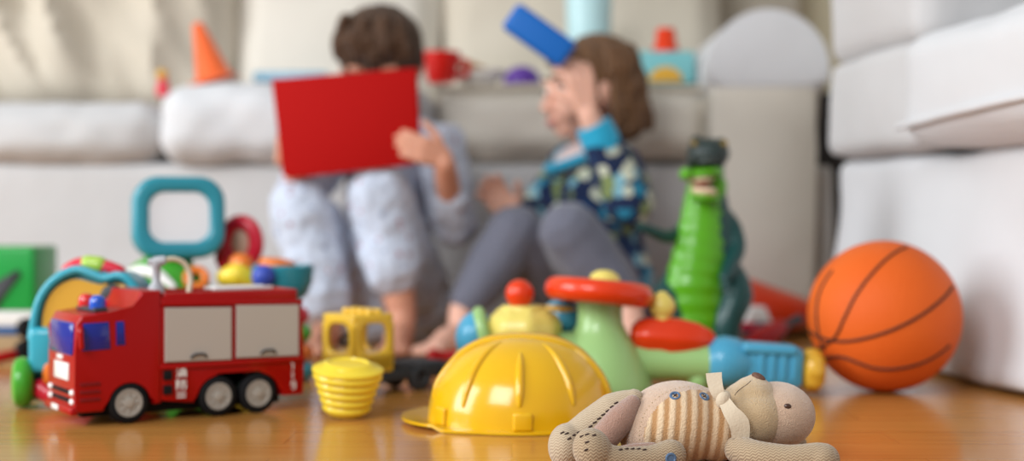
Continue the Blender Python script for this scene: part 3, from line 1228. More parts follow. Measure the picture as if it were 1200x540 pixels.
obj('mouth_cavity', bm, mat('mouth_cavity_dark', '#7a3a2a', 0.4), cr)  # solid ellipsoid whose dark brown stands in for the mouth cavity's shade
for x in (813, 848):
    bm = nb()
    ell(bm, P(x + 1, 168, dc - .016), 0.005, seg=14)
    obj('eye', bm, M_eyeo, cr)

# ------------------------------------------------------------------ activity panel behind the fire engine
M_teal = plastic('toy_teal', '#2f8ea0', 0.28)
M_teal2 = plastic('toy_turquoise', '#35a0b4', 0.28)
M_gold = plastic('toy_gold', '#d9a63a', 0.35)
M_green = plastic('toy_green', '#45a52e', 0.3)
M_orange = plastic('toy_orange', '#e5792a', 0.3)
M_pink = plastic('toy_raspberry', '#d6203a', 0.3)
dp = 1.70
pn = thing('activity_walker', 'teal and yellow upright baby walker panel behind the fire engine', 'toy', (X(95, dp), dp + .03, 0))
arch = [(34, 470), (33, 420), (37, 385), (46, 352), (58, 330), (74, 318), (92, 313), (108, 318), (122, 322), (138, 319), (152, 324), (166, 340), (174, 362), (180, 395), (184, 430), (184, 470)]


def px_poly(pts, d, px_shift=(0, 0)):
    return [(X(x + px_shift[0], d), Zy(y + px_shift[1], d)) for x, y in pts]


ap, _ = smooth_path([V((X(x, dp), 0, Zy(y, dp))) for x, y in arch], [1] * len(arch), 4)
bm = nb()
prism(bm, [(p.x, p.z) for p in ap], T(0, dp + .002, 0), 0.05, 0.006, 3)
obj('panel_frame', bm, M_teal, pn, angle=60)
inn = [(50, 440), (50, 385), (54, 358), (64, 340), (78, 330), (92, 327), (108, 331), (124, 334), (140, 332), (152, 338), (160, 352), (166, 385), (170, 440)]
ip, _ = smooth_path([V((X(x, dp), 0, Zy(y, dp))) for x, y in inn], [1] * len(inn), 4)
bm = nb()
prism(bm, [(p.x, p.z) for p in ip], T(0, dp - .003, 0), 0.012, 0.003, 2)
obj('yellow_panel', bm, M_gold, pn, angle=60)
bm = nb()
tube(bm, [P(37, 395, dp - .004), P(45, 356, dp - .004), P(58, 334, dp - .004), P(75, 321, dp - .004), P(92, 316, dp - .004), P(108, 321, dp - .004), P(123, 326, dp - .004), P(138, 323, dp - .004), P(151, 328, dp - .004), P(163, 344, dp - .004)], 0.0055, seg=12)
obj('rim', bm, M_teal2, pn)
bm = nb()
rbox(bm, P(51, 410, dp - .006), (0.034, 0.02, 0.055), 0.008)
obj('corner_block', bm, M_teal2, pn)
bm = nb()
rbox(bm, P(63, 436, dp - .006), (0.024, 0.022, 0.03), 0.007)
obj('corner_block', bm, M_orange, pn)['label'] = 'orange block'
bm = nb()
tube(bm, [P(48, 455, dp - .004), P(62, 463, dp - .008), P(90, 465, dp - .008), P(180, 465, dp - .008)], [0.012, 0.011, 0.010, 0.010], seg=12)
obj('foot_bar', bm, M_pink, pn)
bm = nb()
tube(bm, [P(80, 316, dp + .03), P(95, 310, dp + .03), P(120, 312, dp + .03), P(140, 318, dp + .03)], [0.008, 0.009, 0.009, 0.008], seg=12)
hd = obj('handle', bm, M_pink, pn)
bm = nb()
tube(bm, [P(103, 309, dp + .03), P(117, 310.5, dp + .03)], 0.0105, seg=12)
obj('grip', bm, M_lime, hd)
bm = nb()
lathe(bm, [(0, 0), (0.0145, 0), (0.0145, 0.006), (0.011, 0.009), (0, 0.009)], axis(P(133, 347, dp - .002), (0, -1, 0)), 28)
obj('dial', bm, M_dark, pn)
bm = nb()
lathe(bm, [(0, -0.013), (0.02, -0.013), (0.028, -0.008), (0.0305, 0.0), (0.028, 0.008), (0.02, 0.012), (0.008, 0.013), (0, 0.012)], axis((X(28, dp), dp - 0.004, 0.031), (-0.95, -0.3, 0)), 36)
obj('wheel', bm, M_green, pn)

# ------------------------------------------------------------------ toy till with screen
ds = 2.0
mon = thing('toy_computer', 'turquoise framed toy screen on a green base behind the fire engine', 'toy', (X(208, ds), ds + .03, 0))
bm = nb()
ell(bm, (X(186, ds), ds + .03, 0.088), (0.076, 0.07, 0.088), seg=32)
rbox(bm, (X(192, ds), ds + .03, 0.05), (0.15, 0.13, 0.1), 0.03)
bm = remesh(bm, 0.004, 8)
obj('base', bm, M_green, mon)
bm = nb()
tube(bm, [P(150, 318, ds - .012), P(166, 316, ds - .026), P(184, 321, ds - .034), P(204, 336, ds - .042)], [0.004, 0.008, 0.009, 0.004], seg=12, flat=0.6, up=(0, -1, 0.6))
obj('base_stripe', bm, M_white, mon)
Mm = T(X(211, ds), ds + .0, Zy(254, ds)) @ R(20, 'Z') @ R(-4, 'X')
bm = nb()
frame_prism(bm, rrect(0.128, 0.116, 0.036, 8), rrect(0.083, 0.07, 0.022, 8), Mm, 0.05, 0.008, 4)
obj('screen_frame', bm, M_teal, mon, angle=60)
bm = nb()
prism(bm, rrect(0.102, 0.088, 0.026, 8), Mm @ T(0, 0.006, 0), 0.012)
obj('screen', bm, mat('screen_white', '#eeeef2', 0.4), mon)
bm = nb()
prism(bm, rrect(0.105, 0.09, 0.03, 8), Mm @ T(0, 0.044, 0), 0.018, 0.008, 3)
obj('screen_back', bm, M_teal2, mon)
bm = nb()
tube(bm, [P(203, 292, ds + .03), P(203, 310, ds + .035), P(203, 330, ds + .04)], [0.034, 0.026, 0.034], seg=20, flat=0.6, up=(0, 1, 0))
obj('neck', bm, M_teal, mon)

# toy phone with handles next to it
dq = 2.06
ph = thing('activity_phone', 'red ring handle on a yellow and orange toy base', 'toy', (X(275, dq), dq, 0))
bm = nb()
rbox(bm, (X(293, dq), dq + .016, 0.061), (0.062, 0.085, 0.12), 0.02)
obj('base', bm, M_yel2, ph)
bm = nb()
torus(bm, T(X(279, dq), dq + .02, Zy(285, dq)) @ R(90, 'X') @ R(-14, 'Y'), 0.0245, 0.0112, 40, 14, 1.25)
obj('ring_handle', bm, M_pink, ph)
bm = nb()
ell(bm, (X(281, dq), dq + .022, Zy(284, dq)), (0.018, 0.006, 0.024))
obj('ring_centre', bm, mat('pale_peach', '#d9b8a0', 0.4), ph)
bm = nb()
tube(bm, [P(262, 290, dq), P(258, 302, dq - .01), P(266, 318, dq - .02)], [0.006, 0.008, 0.008], seg=12)
obj('bracket', bm, M_red, ph)
bm = nb()
torus(bm, axis(P(230, 326, dq - .07), (0.2, -1, 0.5)), 0.013, 0.0062, 28, 12)
obj('dial_ring', bm, M_orange, mon)
bm = nb()
ell(bm, P(283, 310, dq - .04), (0.018, 0.014, 0.016), R(30, 'Y'))
obj('button', bm, M_orange, ph)
bm = nb()
tube(bm, [P(264, 325, dq - .052), P(278, 322, dq - .055), P(296, 330, dq - .05)], [0.013, 0.017, 0.013], seg=14)
obj('button', bm, M_yel, ph)

# stacking rings with a bowl on top
dk = 1.97
st = thing('stacking_tower', 'stack of coloured rings under a teal bowl at the rear of the fire engine', 'toy', (X(330, dk), dk + .01, 0))
for r_, zz, m in ((0.044, 0.014, M_teal), (0.042, 0.04, M_orange), (0.040, 0.066, M_green), (0.036, 0.090, M_pink)):
    bm = nb()
    torus(bm, T(X(330, dk), dk + .01, zz), r_ - 0.0125, 0.0132, 36, 14)
    obj('ring', bm, m, st)
bm = nb()
lathe(bm, [(0, 0.0), (0.012, 0.0), (0.012, 0.1), (0.02, 0.108), (0.034, 0.118), (0.041, 0.136), (0.043, 0.158), (0.040, 0.160), (0.038, 0.15), (0, 0.14)], T(X(330, dk), dk + .01, 0.001), 36)
obj('bowl', bm, M_teal, st)
bm = nb()
ell(bm, P(309, 324, dk - .035), 0.0165)
obj('bead', bm, mat('bead_blue', '#3a4fae', 0.3), st)
bm = nb()
torus(bm, T(X(325, dk), dk, Zy(310, dk)) @ R(8, 'Y'), 0.018, 0.0082, 28, 12)
ell(bm, (X(325, dk), dk, Zy(312, dk)), (0.016, 0.016, 0.006))
obj('lid', bm, M_orange, st)

# ------------------------------------------------------------------ left edge: green box on books
dg = 2.3
M_tan = mat('tan_card', '#a98e6a', 0.7)
bm = nb()
rbox(bm, (X(-20, dg), dg + .08, 0.0175), (0.24, 0.16, 0.034), 0.004)
tag(obj('storage_tray', bm, M_tan), 'shallow tan tray under the white book at the left edge', 'tray')
bk = thing('picture_book', 'white and blue book under the green box at the left edge', 'book', (X(-15, dg), dg + .08, 0.035))
bm = nb()
rbox(bm, (X(-15, dg), dg + .08, 0.0622), (0.215, 0.155, 0.024), 0.002)
obj('cover', bm, M_white, bk)
bm = nb()
rbox(bm, (X(-15, dg), dg + .08, 0.0428), (0.215, 0.155, 0.0146), 0.002)
obj('cover', bm, mat('book_blue', '#3d5f8e', 0.5), bk)['label'] = 'blue lower cover'
gb = thing('green_box', 'bright green plastic box with a dark tool shape on its front', 'box', (X(-20, dg), dg + .07, 0.0745))
bm = nb()
rbox(bm, (X(-24, dg), dg + .07, 0.0748 + 0.052), (0.17, 0.12, 0.104), 0.006)
obj('case', bm, plastic('box_green', '#0f9a3e', 0.4), gb)
bm = nb()
prism(bm, [(X(x, dg), Zy(y, dg)) for x, y in ((-30, 362), (-6, 362), (4, 345), (22, 322), (18, 316), (-2, 328), (-20, 340))], T(0, dg + .0055, 0), 0.006, 0.001, 1)
obj('tool_emblem', bm, M_dark, gb)
bm = nb()
lathe(bm, [(0, -0.012), (0.014, -0.012), (0.019, -0.007), (0.019, 0.007), (0.014, 0.012), (0, 0.010)], axis((X(32, 2.2), 2.2, 0.0205), (0.6, -1, 0.15)), 26)
lathe(bm, [(0, -0.010), (0.012, -0.010), (0.016, -0.006), (0.016, 0.006), (0.012, 0.010), (0, 0.010)], axis((X(32, 2.2) - 0.001, 2.203, 0.0555), (0.7, -1, 0.1)), 26)
tag(obj('toy_roller', bm, M_black), 'black toy roller pair beside the tan tray at the left', 'toy roller')
bm = nb()
tube(bm, [P(-10, 425, 2.17), P(8, 420, 2.18), P(26, 417, 2.2)], 0.0085, seg=12)
bm.transform(T(0, 0, -min(v.co.z for v in bm.verts) + 0.0005))
tag(obj('toy_bar', bm, M_red), 'short red toy bar lying before the tan tray', 'toy bar')

# ------------------------------------------------------------------ right: clutter between crocodile and ball
dz = 2.585
cone = nb()
bx = V((X(846, dz), dz, 0.0))
Mx = T(X(838, dz), dz, 0.076) @ R(96.5, 'Y')
cn = thing('toy_traffic_cone', 'orange red toy cone lying on its side behind the basketball', 'cone', (X(890, dz), dz, 0))
lathe(cone, [(0, 0.0), (0.068, 0.0), (0.069, 0.004), (0.064, 0.012), (0.027, 0.165), (0.019, 0.171), (0, 0.172)], Mx, 40)
cone.transform(T(0, 0, 0.0005 - min(v.co.z for v in cone.verts)))
obj('cone_body', cone, M_or, cn)
bm = nb()
prism(bm, rrect(0.142, 0.142, 0.02, 5), T(X(838, dz), dz, 0.08) @ R(6, 'Y') @ R(90, 'Z') @ T(0, -0.003, 0), 0.007, 0.002, 2)
bm.transform(T(0, 0, 0.0005 - min(v.co.z for v in bm.verts)))
obj('base_plate', bm, M_or, cn)

dcar = 2.455
tc_ = thing('toy_car', 'small navy and red toy car with a white roof behind the crocodile', 'toy car', (X(882, dcar), dcar, 0), math.radians(25))
L = 0.080
bm = nb()
prism(bm, [(-L / 2, 0.010), (-L / 2, 0.028), (-0.026, 0.036), (0.026, 0.034), (L / 2, 0.026), (L / 2, 0.010)], T(0, -0.018, 0), 0.036, 0.004, 3)
bm.transform(S(1.35, 1.35, 1.35))
obj('body', bm, mat('car_navy', '#232c4e', 0.3), tc_, local=True)
bm = nb()
prism(bm, [(-0.022, 0.033), (-0.014, 0.054), (0.010, 0.054), (0.022, 0.032)], T(0, -0.0155, 0), 0.031, 0.004, 3)
bm.transform(S(1.35, 1.35, 1.35))
obj('roof', bm, M_white, tc_, local=True)
bm = nb()
rbox(bm, (-0.022, 0, 0.03), (0.03, 0.0375, 0.010), 0.003)
bm.transform(S(1.35, 1.35, 1.35))
obj('bonnet', bm, M_pink, tc_, local=True)
for x in (-0.022, 0.022):
    for y in (-0.018, 0.018):
        bm = nb()
        lathe(bm, [(0, -0.005), (0.009, -0.005), (0.0105, -0.003), (0.0105, 0.003), (0.009, 0.005), (0, 0.004)], axis((x, y, 0.0108), (0, y, 0)), 22)
        bm.transform(S(1.35, 1.35, 1.35))
        obj('wheel', bm, M_black, tc_, local=True)

dsd = 2.36
sd = thing('toy_screwdriver', 'toy screwdriver with red handle and dark tip beside the basketball', 'toy tool', (X(908, dsd), dsd, 0))
a, b, c = P(888, 430, dsd - .035), P(912, 424, dsd), P(936, 420, dsd + .035)
for q in (a, b, c):
    q.z = 0.026
a.z, b.z, c.z = 0.0215, 0.042, 0.055
bm = nb()
tube(bm, [a, (a * 2 + b) / 3, b], [0.019, 0.020, 0.015], seg=16, wave=lambda i, n: 1 + 0.04 * math.cos(i * 1.6))
obj('handle', bm, M_red, sd)
bm = nb()
tube(bm, [b, (b + c) / 2, c], [0.0075, 0.0065, 0.009], seg=12)
obj('tip', bm, M_dark, sd)
bm = nb()
rbox(bm, (X(866, 2.33), 2.33, 0.0185), (0.026, 0.024, 0.036), 0.004, R(20, 'Z'))
tag(obj('toy_block', bm, mat('block_brown', '#8c5648', 0.5)), 'small brown block standing at the crocodile foot', 'block')
bm = nb()
tube(bm, [P(508, 404, 2.2), P(522, 402, 2.2), P(545, 402, 2.2)], [0.009, 0.008, 0.010], seg=12)
ell(bm, P(509, 402, 2.2), (0.012, 0.014, 0.012))
bm.transform(T(0, 0, -min(v.co.z for v in bm.verts) + 0.0006))
tag(obj('toy_peg', bm, M_red), 'red toy peg lying on the floor by the blue roller', 'toy peg')

# ------------------------------------------------------------------ toys on the seat of the long sofa
zs = 0.492
dt2 = 2.86
M_cup = plastic('cup_red', '#d2170f', 0.35)
M_cone = plastic('cone_orange', '#ee6a33', 0.4)
zc = Zy(100, d0) + 0.004
cn2 = thing('toy_traffic_cone', 'bright orange toy cone tipped over on the white seat cushion', 'cone', (X(250, dt2), dt2, zc))
bm = nb()
lathe(bm, [(0, 0), (0.04, 0), (0.041, 0.004), (0.036, 0.010), (0.011, 0.118), (0.008, 0.122), (0, 0.122)], T(X(252, dt2), dt2, zc) @ R(-17, 'Y'), 36)
bm.transform(T(0, 0, zc + 0.004 - min(v.co.z for v in bm.verts)))
obj('cone_body', bm, M_cone, cn2)
bm = nb()
rbox(bm, (0, 0, 0), (0.088, 0.088, 0.005), 0.002)
bm.transform(T(X(252, dt2), dt2, zc) @ R(-17, 'Y'))
bm.transform(T(0, 0, zc + 0.002 - min(v.co.z for v in bm.verts)))
obj('base_plate', bm, M_cone, cn2)
fg = thing('peg_figure', 'tiny red peg figure with yellow head at the gap between cushions', 'toy figure', (X(191, dt2), dt2, zc - .03))
bm = nb()
lathe(bm, [(0, 0), (0.013, 0), (0.014, 0.01), (0.010, 0.03), (0.007, 0.036), (0, 0.036)], T(X(191, 2.83), 2.83, zc - .018), 22)
obj('body', bm, M_pink, fg)
bm = nb()
ell(bm, (X(190, 2.83), 2.83, zc + .026), 0.0115)
obj('head', bm, M_gold, fg)
bm = nb()
rbox(bm, (X(342, 2.9), 2.93, zc + 0.026), (0.15, 0.12, 0.022), 0.006)
tag(obj('tray_toy', bm, plastic('tray_blue', '#86aec2', 0.4)), 'flat pale blue toy tray on the seat behind the red book', 'tray')
# red cup
zt3 = Zy(99, d0) + 0.011
cp = thing('toy_cup', 'red plastic toy cup with handle on the seat beside the dark haired child', 'cup', (X(512, 2.9), 2.9, zt3))
bm = nb()
lathe(bm, [(0, 0), (0.022, 0), (0.026, 0.01), (0.034, 0.05), (0.0345, 0.056), (0.031, 0.056), (0.024, 0.01), (0, 0.006)], T(X(517, 2.84), 2.84, zt3) @ S(1.12, 1.12, 1.12), 30)
obj('cup_body', bm, M_cup, cp)
bm = nb()
tube(bm, [V((X(517, 2.84) + .034, 2.84, zt3 + .048)), V((X(517, 2.84) + .052, 2.84, zt3 + .04)), V((X(517, 2.84) + .05, 2.84, zt3 + .02)), V((X(517, 2.84) + .029, 2.84, zt3 + .014))], 0.006, seg=10)
obj('handle', bm, M_cup, cp)
bm = nb()
lathe(bm, [(0, 0), (0.03, 0), (0.056, 0.022), (0.06, 0.03), (0.056, 0.03), (0.03, 0.008), (0, 0.006)], T(X(560, 2.9), 2.9, zt3), 40)
tag(obj('toy_bowl', bm, M_white), 'white toy bowl on the seat between the two children', 'bowl')
bm = nb()
ell(bm, (X(556, 2.9), 2.9, zt3 + 0.034), (0.034, 0.026, 0.014), R(20, 'Y'))
ell(bm, (X(546, 2.9), 2.9, zt3 + 0.044), (0.014, 0.014, 0.012))
tag(obj('toy_bread', bm, mat('bread_brown', '#b98a58', 0.6)), 'brown toy bread piece lying in the white bowl', 'toy food')
bm = nb()
lathe(bm, [(0.037, 0), (0.0385, 0.003), (0.036, 0.016), (0.027, 0.029), (0.013, 0.036), (0, 0.0375)], T(X(612, 2.86), 2.86, zt3), 36)
tag(obj('toy_dome', bm, plastic('dome_purple', '#5a2f96', 0.35)), 'purple upturned toy bowl on the seat beside the raised blue block', 'bowl')
bm = nb()
lathe(bm, [(0, 0), (0.042, 0), (0.044, 0.006), (0.046, 0.13), (0.048, 0.19), (0.046, 0.19), (0.043, 0.13), (0.040, 0.008), (0, 0.006)], T(X(690, 2.92), 2.92, zt3), 36)
tag(obj('tall_beaker', bm, plastic('beaker_blue', '#b9dcdf', 0.4)), 'tall pale blue beaker standing behind the long haired child', 'beaker')
zt4 = Zy(99, d0) + 0.011
bt = thing('toy_castle_block', 'turquoise toy block with yellow arch and orange red peg on sofa seat', 'toy block', (X(778, 2.82), 2.82, zt4))
bm = nb()
k = 2.82
rbox(bm, (X(778, k), k + .03, zt4 + 0.0305), (0.126, 0.06, 0.066), 0.007)
obj('block', bm, plastic('castle_teal', '#79bcc0', 0.4), bt)
bm = nb()
arc = [(0.034 * math.cos(PI * q / 20), 0.030 * math.sin(PI * q / 20)) for q in range(21)]
prism(bm, arc, T(X(780, k), k - .004, zt4 + 0.002), 0.006, 0.0015, 2)
obj('arch', bm, M_gold, bt)
bm = nb()
lathe(bm, [(0, 0), (0.0275, 0), (0.026, 0.01), (0.022, 0.014), (0.019, 0.044), (0.016, 0.048), (0, 0.049)], T(X(782, k), k + .03, zt4 + 0.0632), 28)
obj('peg', bm, M_or, bt)

# ------------------------------------------------------------------ plush teddy bear in the foreground
M_flc = mat_fleece('teddy_fleece', '#b8957c', '#d9bba1')
M_flc2 = mat_fleece('teddy_muzzle_fleece', '#b39670', '#d0b48e')
M_pinkf = mat_fleece('teddy_pink_lining', '#96705f', '#b08a78')
M_herr = mat_herring('teddy_herringbone', '#725c46', '#bda688')
M_strp = mat_stripes()
M_rib = mat('ribbon_cream', '#c6b59d', 0.7, bump=0.2, bscale=500, sheen=0.3)
M_btn = plastic('button_blue', '#56708f', 0.35)
M_thread = mat('thread_brown', '#3a2a26', 0.8)
tb = 1.335
teddy = thing('teddy_bear', 'beige plush teddy bear with striped belly and cream ribbon lying on its back', 'soft toy', (X(800, tb), tb, 0))
ut = lambda v: v * tb / F
body = nb()
ell(body, P(794, 494, tb), (ut(62), 0.047, 0.0385))
ell(body, P(838, 497, tb), (ut(40), 0.04, 0.034))
ell(body, P(756, 503, tb), (ut(32), 0.04, 0.032))
body.transform(T(0, 0, 0))
body = remesh(body, 0.002, 10)
for v in body.verts:
    v.co.z = max(v.co.z, 0.0008)
body_ref = body.copy()
obj('body', body, M_flc, teddy)
# striped tummy: a patch of the body surface, slightly proud of it
pt = body_ref.copy()
cpt = P(808, 510, tb)
kill = []
for f in pt.faces:
    c = f.calc_center_median()
    n = f.normal
    dx, dz_ = (c.x - cpt.x) / ut(58), (c.z - cpt.z) / ut(56)
    if dx * dx + dz_ * dz_ > 1 or c.y > tb + 0.004:
        kill.append(f)
bmesh.ops.delete(pt, geom=kill, context='FACES')
for v in pt.verts:
    v.co += v.normal * 0.0009
obj('belly_patch', pt, M_strp, teddy, fix=False)
# seam stitches round the patch
bm = nb()
for k in range(26):
    a = math.radians(60 + 130 * k / 25)
    p = P(808 + 59 * math.cos(a), 510 - 57 * math.sin(a), tb)
    o, d_ = V((0, 0, CAM_H)), None
    t = BVHTree.FromBMesh(body_ref)
    loc, nrm, i, dd = t.ray_cast(o, (p - o).normalized())
    if loc is not None:
        ell(bm, loc, (0.0007, 0.0007, 0.0007), seg=6)
obj('belly_stitching', bm, M_flc2, teddy)
for x, y in ((791, 464), (825, 465)):
    loc, nrm = hit(body_ref, x, y)
    bm = nb()
    Mb = axis(loc - nrm * 0.0003, nrm)
    lathe(bm, [(0, 0), (0.0048, 0), (0.0052, 0.0009), (0.0048, 0.0017), (0.0036, 0.0019), (0.003, 0.0011), (0, 0.0011)], Mb, 24)
    bt_ = obj('button', bm, M_btn, teddy)
    bm = nb()
    for s in (-1, 1):
        tube(bm, [Mb @ V((0.0014 * s, -0.0014, 0.0014)), Mb @ V((-0.0014 * s, 0.0014, 0.0016))], 0.0005, seg=6, n=1)
    obj('button_thread', bm, M_thread, bt_)
body_ref.free()
# head, muzzle
head = nb()
ell(head, P(910, 486, tb), (ut(45), 0.039, ut(39)), seg=36)
ell(head, P(900, 492, tb), (ut(42), 0.034, ut(36)))
head = remesh(head, 0.0018, 8)
eye_loc = hit(head, 923, 476)
obj('head', head, M_flc, teddy)
mz = nb()
ell(mz, P(883, 486, tb - .003), (ut(42), 0.041, ut(38)))
ell(mz, P(868, 490, tb - .002), (ut(28), 0.034, ut(32)))
ell(mz, P(884, 465, tb - .006), (ut(27), 0.027, ut(24)), R(20, 'Y'))
ell(mz, P(866, 465, tb - .006), (ut(24), 0.022, ut(16)), R(-35, 'Y'))
ell(mz, P(888, 447, tb - .006), (ut(12), 0.014, ut(8)), R(30, 'Y'))
mz = remesh(mz, 0.0018, 9)
mouth = [hit(mz, x, y)[0] for x, y in ((880, 446), (876, 450), (870, 454), (865, 458), (861, 463))]
mouth = [m for m in mouth if m is not None]
mzo = obj('muzzle', mz, M_flc2, teddy)
bm = nb()
tube(bm, mouth, 0.00035, seg=8, n=2)
obj('mouth_stitch', bm, M_thread, mzo)
bm = nb()
ell(bm, P(889, 442, tb - .010), (0.0068, 0.0078, 0.0034), R(24, 'Y'))
for v in bm.verts:
    v.co.z += 0.0006 * math.sin(v.co.y * 900)
obj('nose', bm, mat('nose_brown', '#6b4c3e', 0.6, bump=0.4, bscale=400), teddy)
loc, nrm = eye_loc
bm = nb()
ell(bm, loc - nrm * 0.0005, (0.0036, 0.002, 0.0028))
obj('eye', bm, plastic('eye_brown', '#4a3228', 0.25), teddy)
bm = nb()
q = P(923, 476, tb)
ell(bm, V((loc.x - 0.003, 2 * tb - loc.y, loc.z)), (0.0036, 0.002, 0.0028))
obj('eye', bm, bpy.data.materials['eye_brown'], teddy)
# ribbon round the neck with two loose ends
bm = nb()
pts = []
for k in range(20):
    a = 2 * PI * k / 20
    pts.append(V((X(858, tb) + 0.004 * math.sin(a), tb - 0.002 + 0.034 * math.cos(a), 0.0365 + 0.0295 * math.sin(a))))
tube(bm, pts, 0.0012, seg=10, n=2, closed=True, flat=5, up=(1, 0, 0))
rbn = obj('ribbon', bm, M_rib, teddy)


def strip(bm, pts, wdir, wid, th=0.0008):
    n = 6
    pp, ww = smooth_path(pts, wid, n)
    dd, _ = smooth_path([V(q) for q in wdir], wid, n)
    A, B, C_, D_ = [], [], [], []
    for i, p in enumerate(pp):
        t = (pp[min(i + 1, len(pp) - 1)] - pp[max(i - 1, 0)]).normalized()
        wv = (dd[i] - t * dd[i].dot(t)).normalized()
        nn = t.cross(wv).normalized()
        A.append([p - wv * ww[i] / 2 - nn * th, p + wv * ww[i] / 2 - nn * th, p + wv * ww[i] / 2 + nn * th, p - wv * ww[i] / 2 + nn * th])
    rings = [[bm.verts.new(c) for c in q] for q in A]
    bridge(bm, rings)
    bm.faces.new(rings[0][::-1])
    bm.faces.new(rings[-1])


kn = P(848, 468, tb - .034)
bm = nb()
ell(bm, kn, (0.0068, 0.006, 0.0085), R(25, 'Y'))
obj('knot', bm, M_rib, rbn)
bm = nb()
strip(bm, [kn, P(841, 459, tb - .034), P(837.5, 447, tb - .03), P(836.5, 437, tb - .026)], [(1, -.2, .1), (1, -.3, .1), (1, -.3, -.05), (1, -.3, -.1)], [0.009, 0.0125, 0.014, 0.0145])
obj('ribbon_end', bm, M_rib, rbn)
bm = nb()
strip(bm, [kn + V((0, -.002, 0)), P(856, 482, tb - .046), P(866, 496, tb - .05), P(868, 513, tb - .049)], [(.8, -.2, .5), (.9, -.2, .3), (1, -.1, .1), (1, 0, -.25)], [0.010, 0.014, 0.0185, 0.0155])
obj('ribbon_end', bm, M_rib, rbn)

# far leg, bent, foot turned up
leg = nb()
chain(leg, [P(743, 467, 1.326), P(722, 481, 1.33), P(694, 502, 1.33), P(668, 522, 1.325)], [ut(12), ut(23), ut(24), ut(22)])
ell(leg, P(664, 523, 1.322), (ut(22), 0.022, ut(27)))
leg = remesh(leg, 0.0018, 8)
for v in leg.verts:
    v.co.z = max(v.co.z, 0.0008)
st_pts = [hit(leg, 722 - 5.0 * k, 472 + 4.6 * k) for k in range(7)]
st_pts += [hit(leg, x, y) for x, y in ((684, 506), (677, 507), (672, 510), (667, 514), (664, 508), (659, 507))]
lg = obj('leg', leg, mat_herring('teddy_herringbone_pale', '#968069', '#c6b398'), teddy)
bm = nb()
for h_ in st_pts:
    if h_[0] is not None:
        tube(bm, [h_[0] + V((-0.0012, 0, -0.0006)), h_[0] + V((0.0012, 0, 0.0006))], 0.0009, seg=6, n=1)
obj('stitching', bm, M_thread, lg)
bm = nb()
chain(bm, [P(741, 472, 1.316), P(728, 490, 1.311), P(709, 512, 1.308), P(697, 526, 1.308)], [ut(10), ut(17), ut(17), ut(13)])
bm = remesh(bm, 0.0018, 6)
for v in bm.verts:
    v.co.z = max(v.co.z, 0.0009)
obj('leg_lining', bm, M_pinkf, lg)
# near leg along the floor
un = 1.27 / F
leg = nb()
chain(leg, [P(786, 533, 1.272), P(765, 539, 1.268), P(735, 540, 1.264), P(705, 537, 1.262)], [un * 19, un * 18, un * 17, un * 17])
ell(leg, P(694, 527, 1.262), (un * 23, 0.020, un * 26), R(-18, 'Y'))
leg = remesh(leg, 0.0018, 6)
for v in leg.verts:
    v.co.z = max(v.co.z, 0.0008)
st_pts = [hit(leg, x, y) for x, y in ((727, 527), (734, 526), (741, 526), (748, 526), (755, 527))]
st_pts += [hit(leg, x, y) for x, y in ((682, 511), (688, 509), (696, 510), (688, 518), (687, 527))]
bt_h = hit(leg, 786, 537)
lg = obj('leg', leg, M_herr, teddy)
bm = nb()
for h_ in st_pts:
    if h_[0] is not None:
        tube(bm, [h_[0] + V((-0.0012, 0, -0.0004)), h_[0] + V((0.0012, 0, 0.0004))], 0.0009, seg=6, n=1)
obj('stitching', bm, M_thread, lg)
bm = nb()
chain(bm, [P(765, 524, 1.276), P(745, 526, 1.272), P(728, 527, 1.27)], [un * 6, un * 7, un * 5])
obj('leg_lining', bm, M_pinkf, lg)
if bt_h[0] is not None:
    bm = nb()
    lathe(bm, [(0, 0), (0.0048, 0), (0.0052, 0.0009), (0.0048, 0.0017), (0.0036, 0.0019), (0.003, 0.0011), (0, 0.0011)], axis(bt_h[0] - bt_h[1] * 0.0004, bt_h[1]), 24)
    obj('button', bm, M_btn, lg)
# near arm stretched out past the head, far arm behind
arm = nb()
chain(arm, [P(866, 527, 1.292), P(888, 534, 1.27), P(925, 538, 1.256), P(960, 537, 1.25)], [un * 18, un * 18, un * 17, un * 19])
ell(arm, P(964, 538, 1.25), (un * 20, 0.017, un * 19))
arm = remesh(arm, 0.0018, 6)
for v in arm.verts:
    v.co.z = max(v.co.z, 0.0008)
obj('arm', arm, M_herr, teddy)
arm = nb()
chain(arm, [P(858, 520, 1.372), P(880, 520, 1.392), P(905, 521, 1.40), P(928, 521, 1.405)], [0.014, 0.0135, 0.0135, 0.015])
arm = remesh(arm, 0.002, 6)
for v in arm.verts:
    v.co.z = max(v.co.z, 0.0008)
obj('arm', arm, M_herr, teddy)

# ------------------------------------------------------------------ the two children
M_skin = mat('skin', '#d2957a', 0.5, sss=0.15, var=0.12, vscale=20)
M_skin2 = mat('skin_fair', '#e4b09a', 0.5, sss=0.15, var=0.12, vscale=20)
M_lip = mat('lips', '#c9827a', 0.45)
M_eyew = mat('eye_white', '#ecebe6', 0.25)
M_iris = mat('eye_iris', '#3a2a20', 0.2)


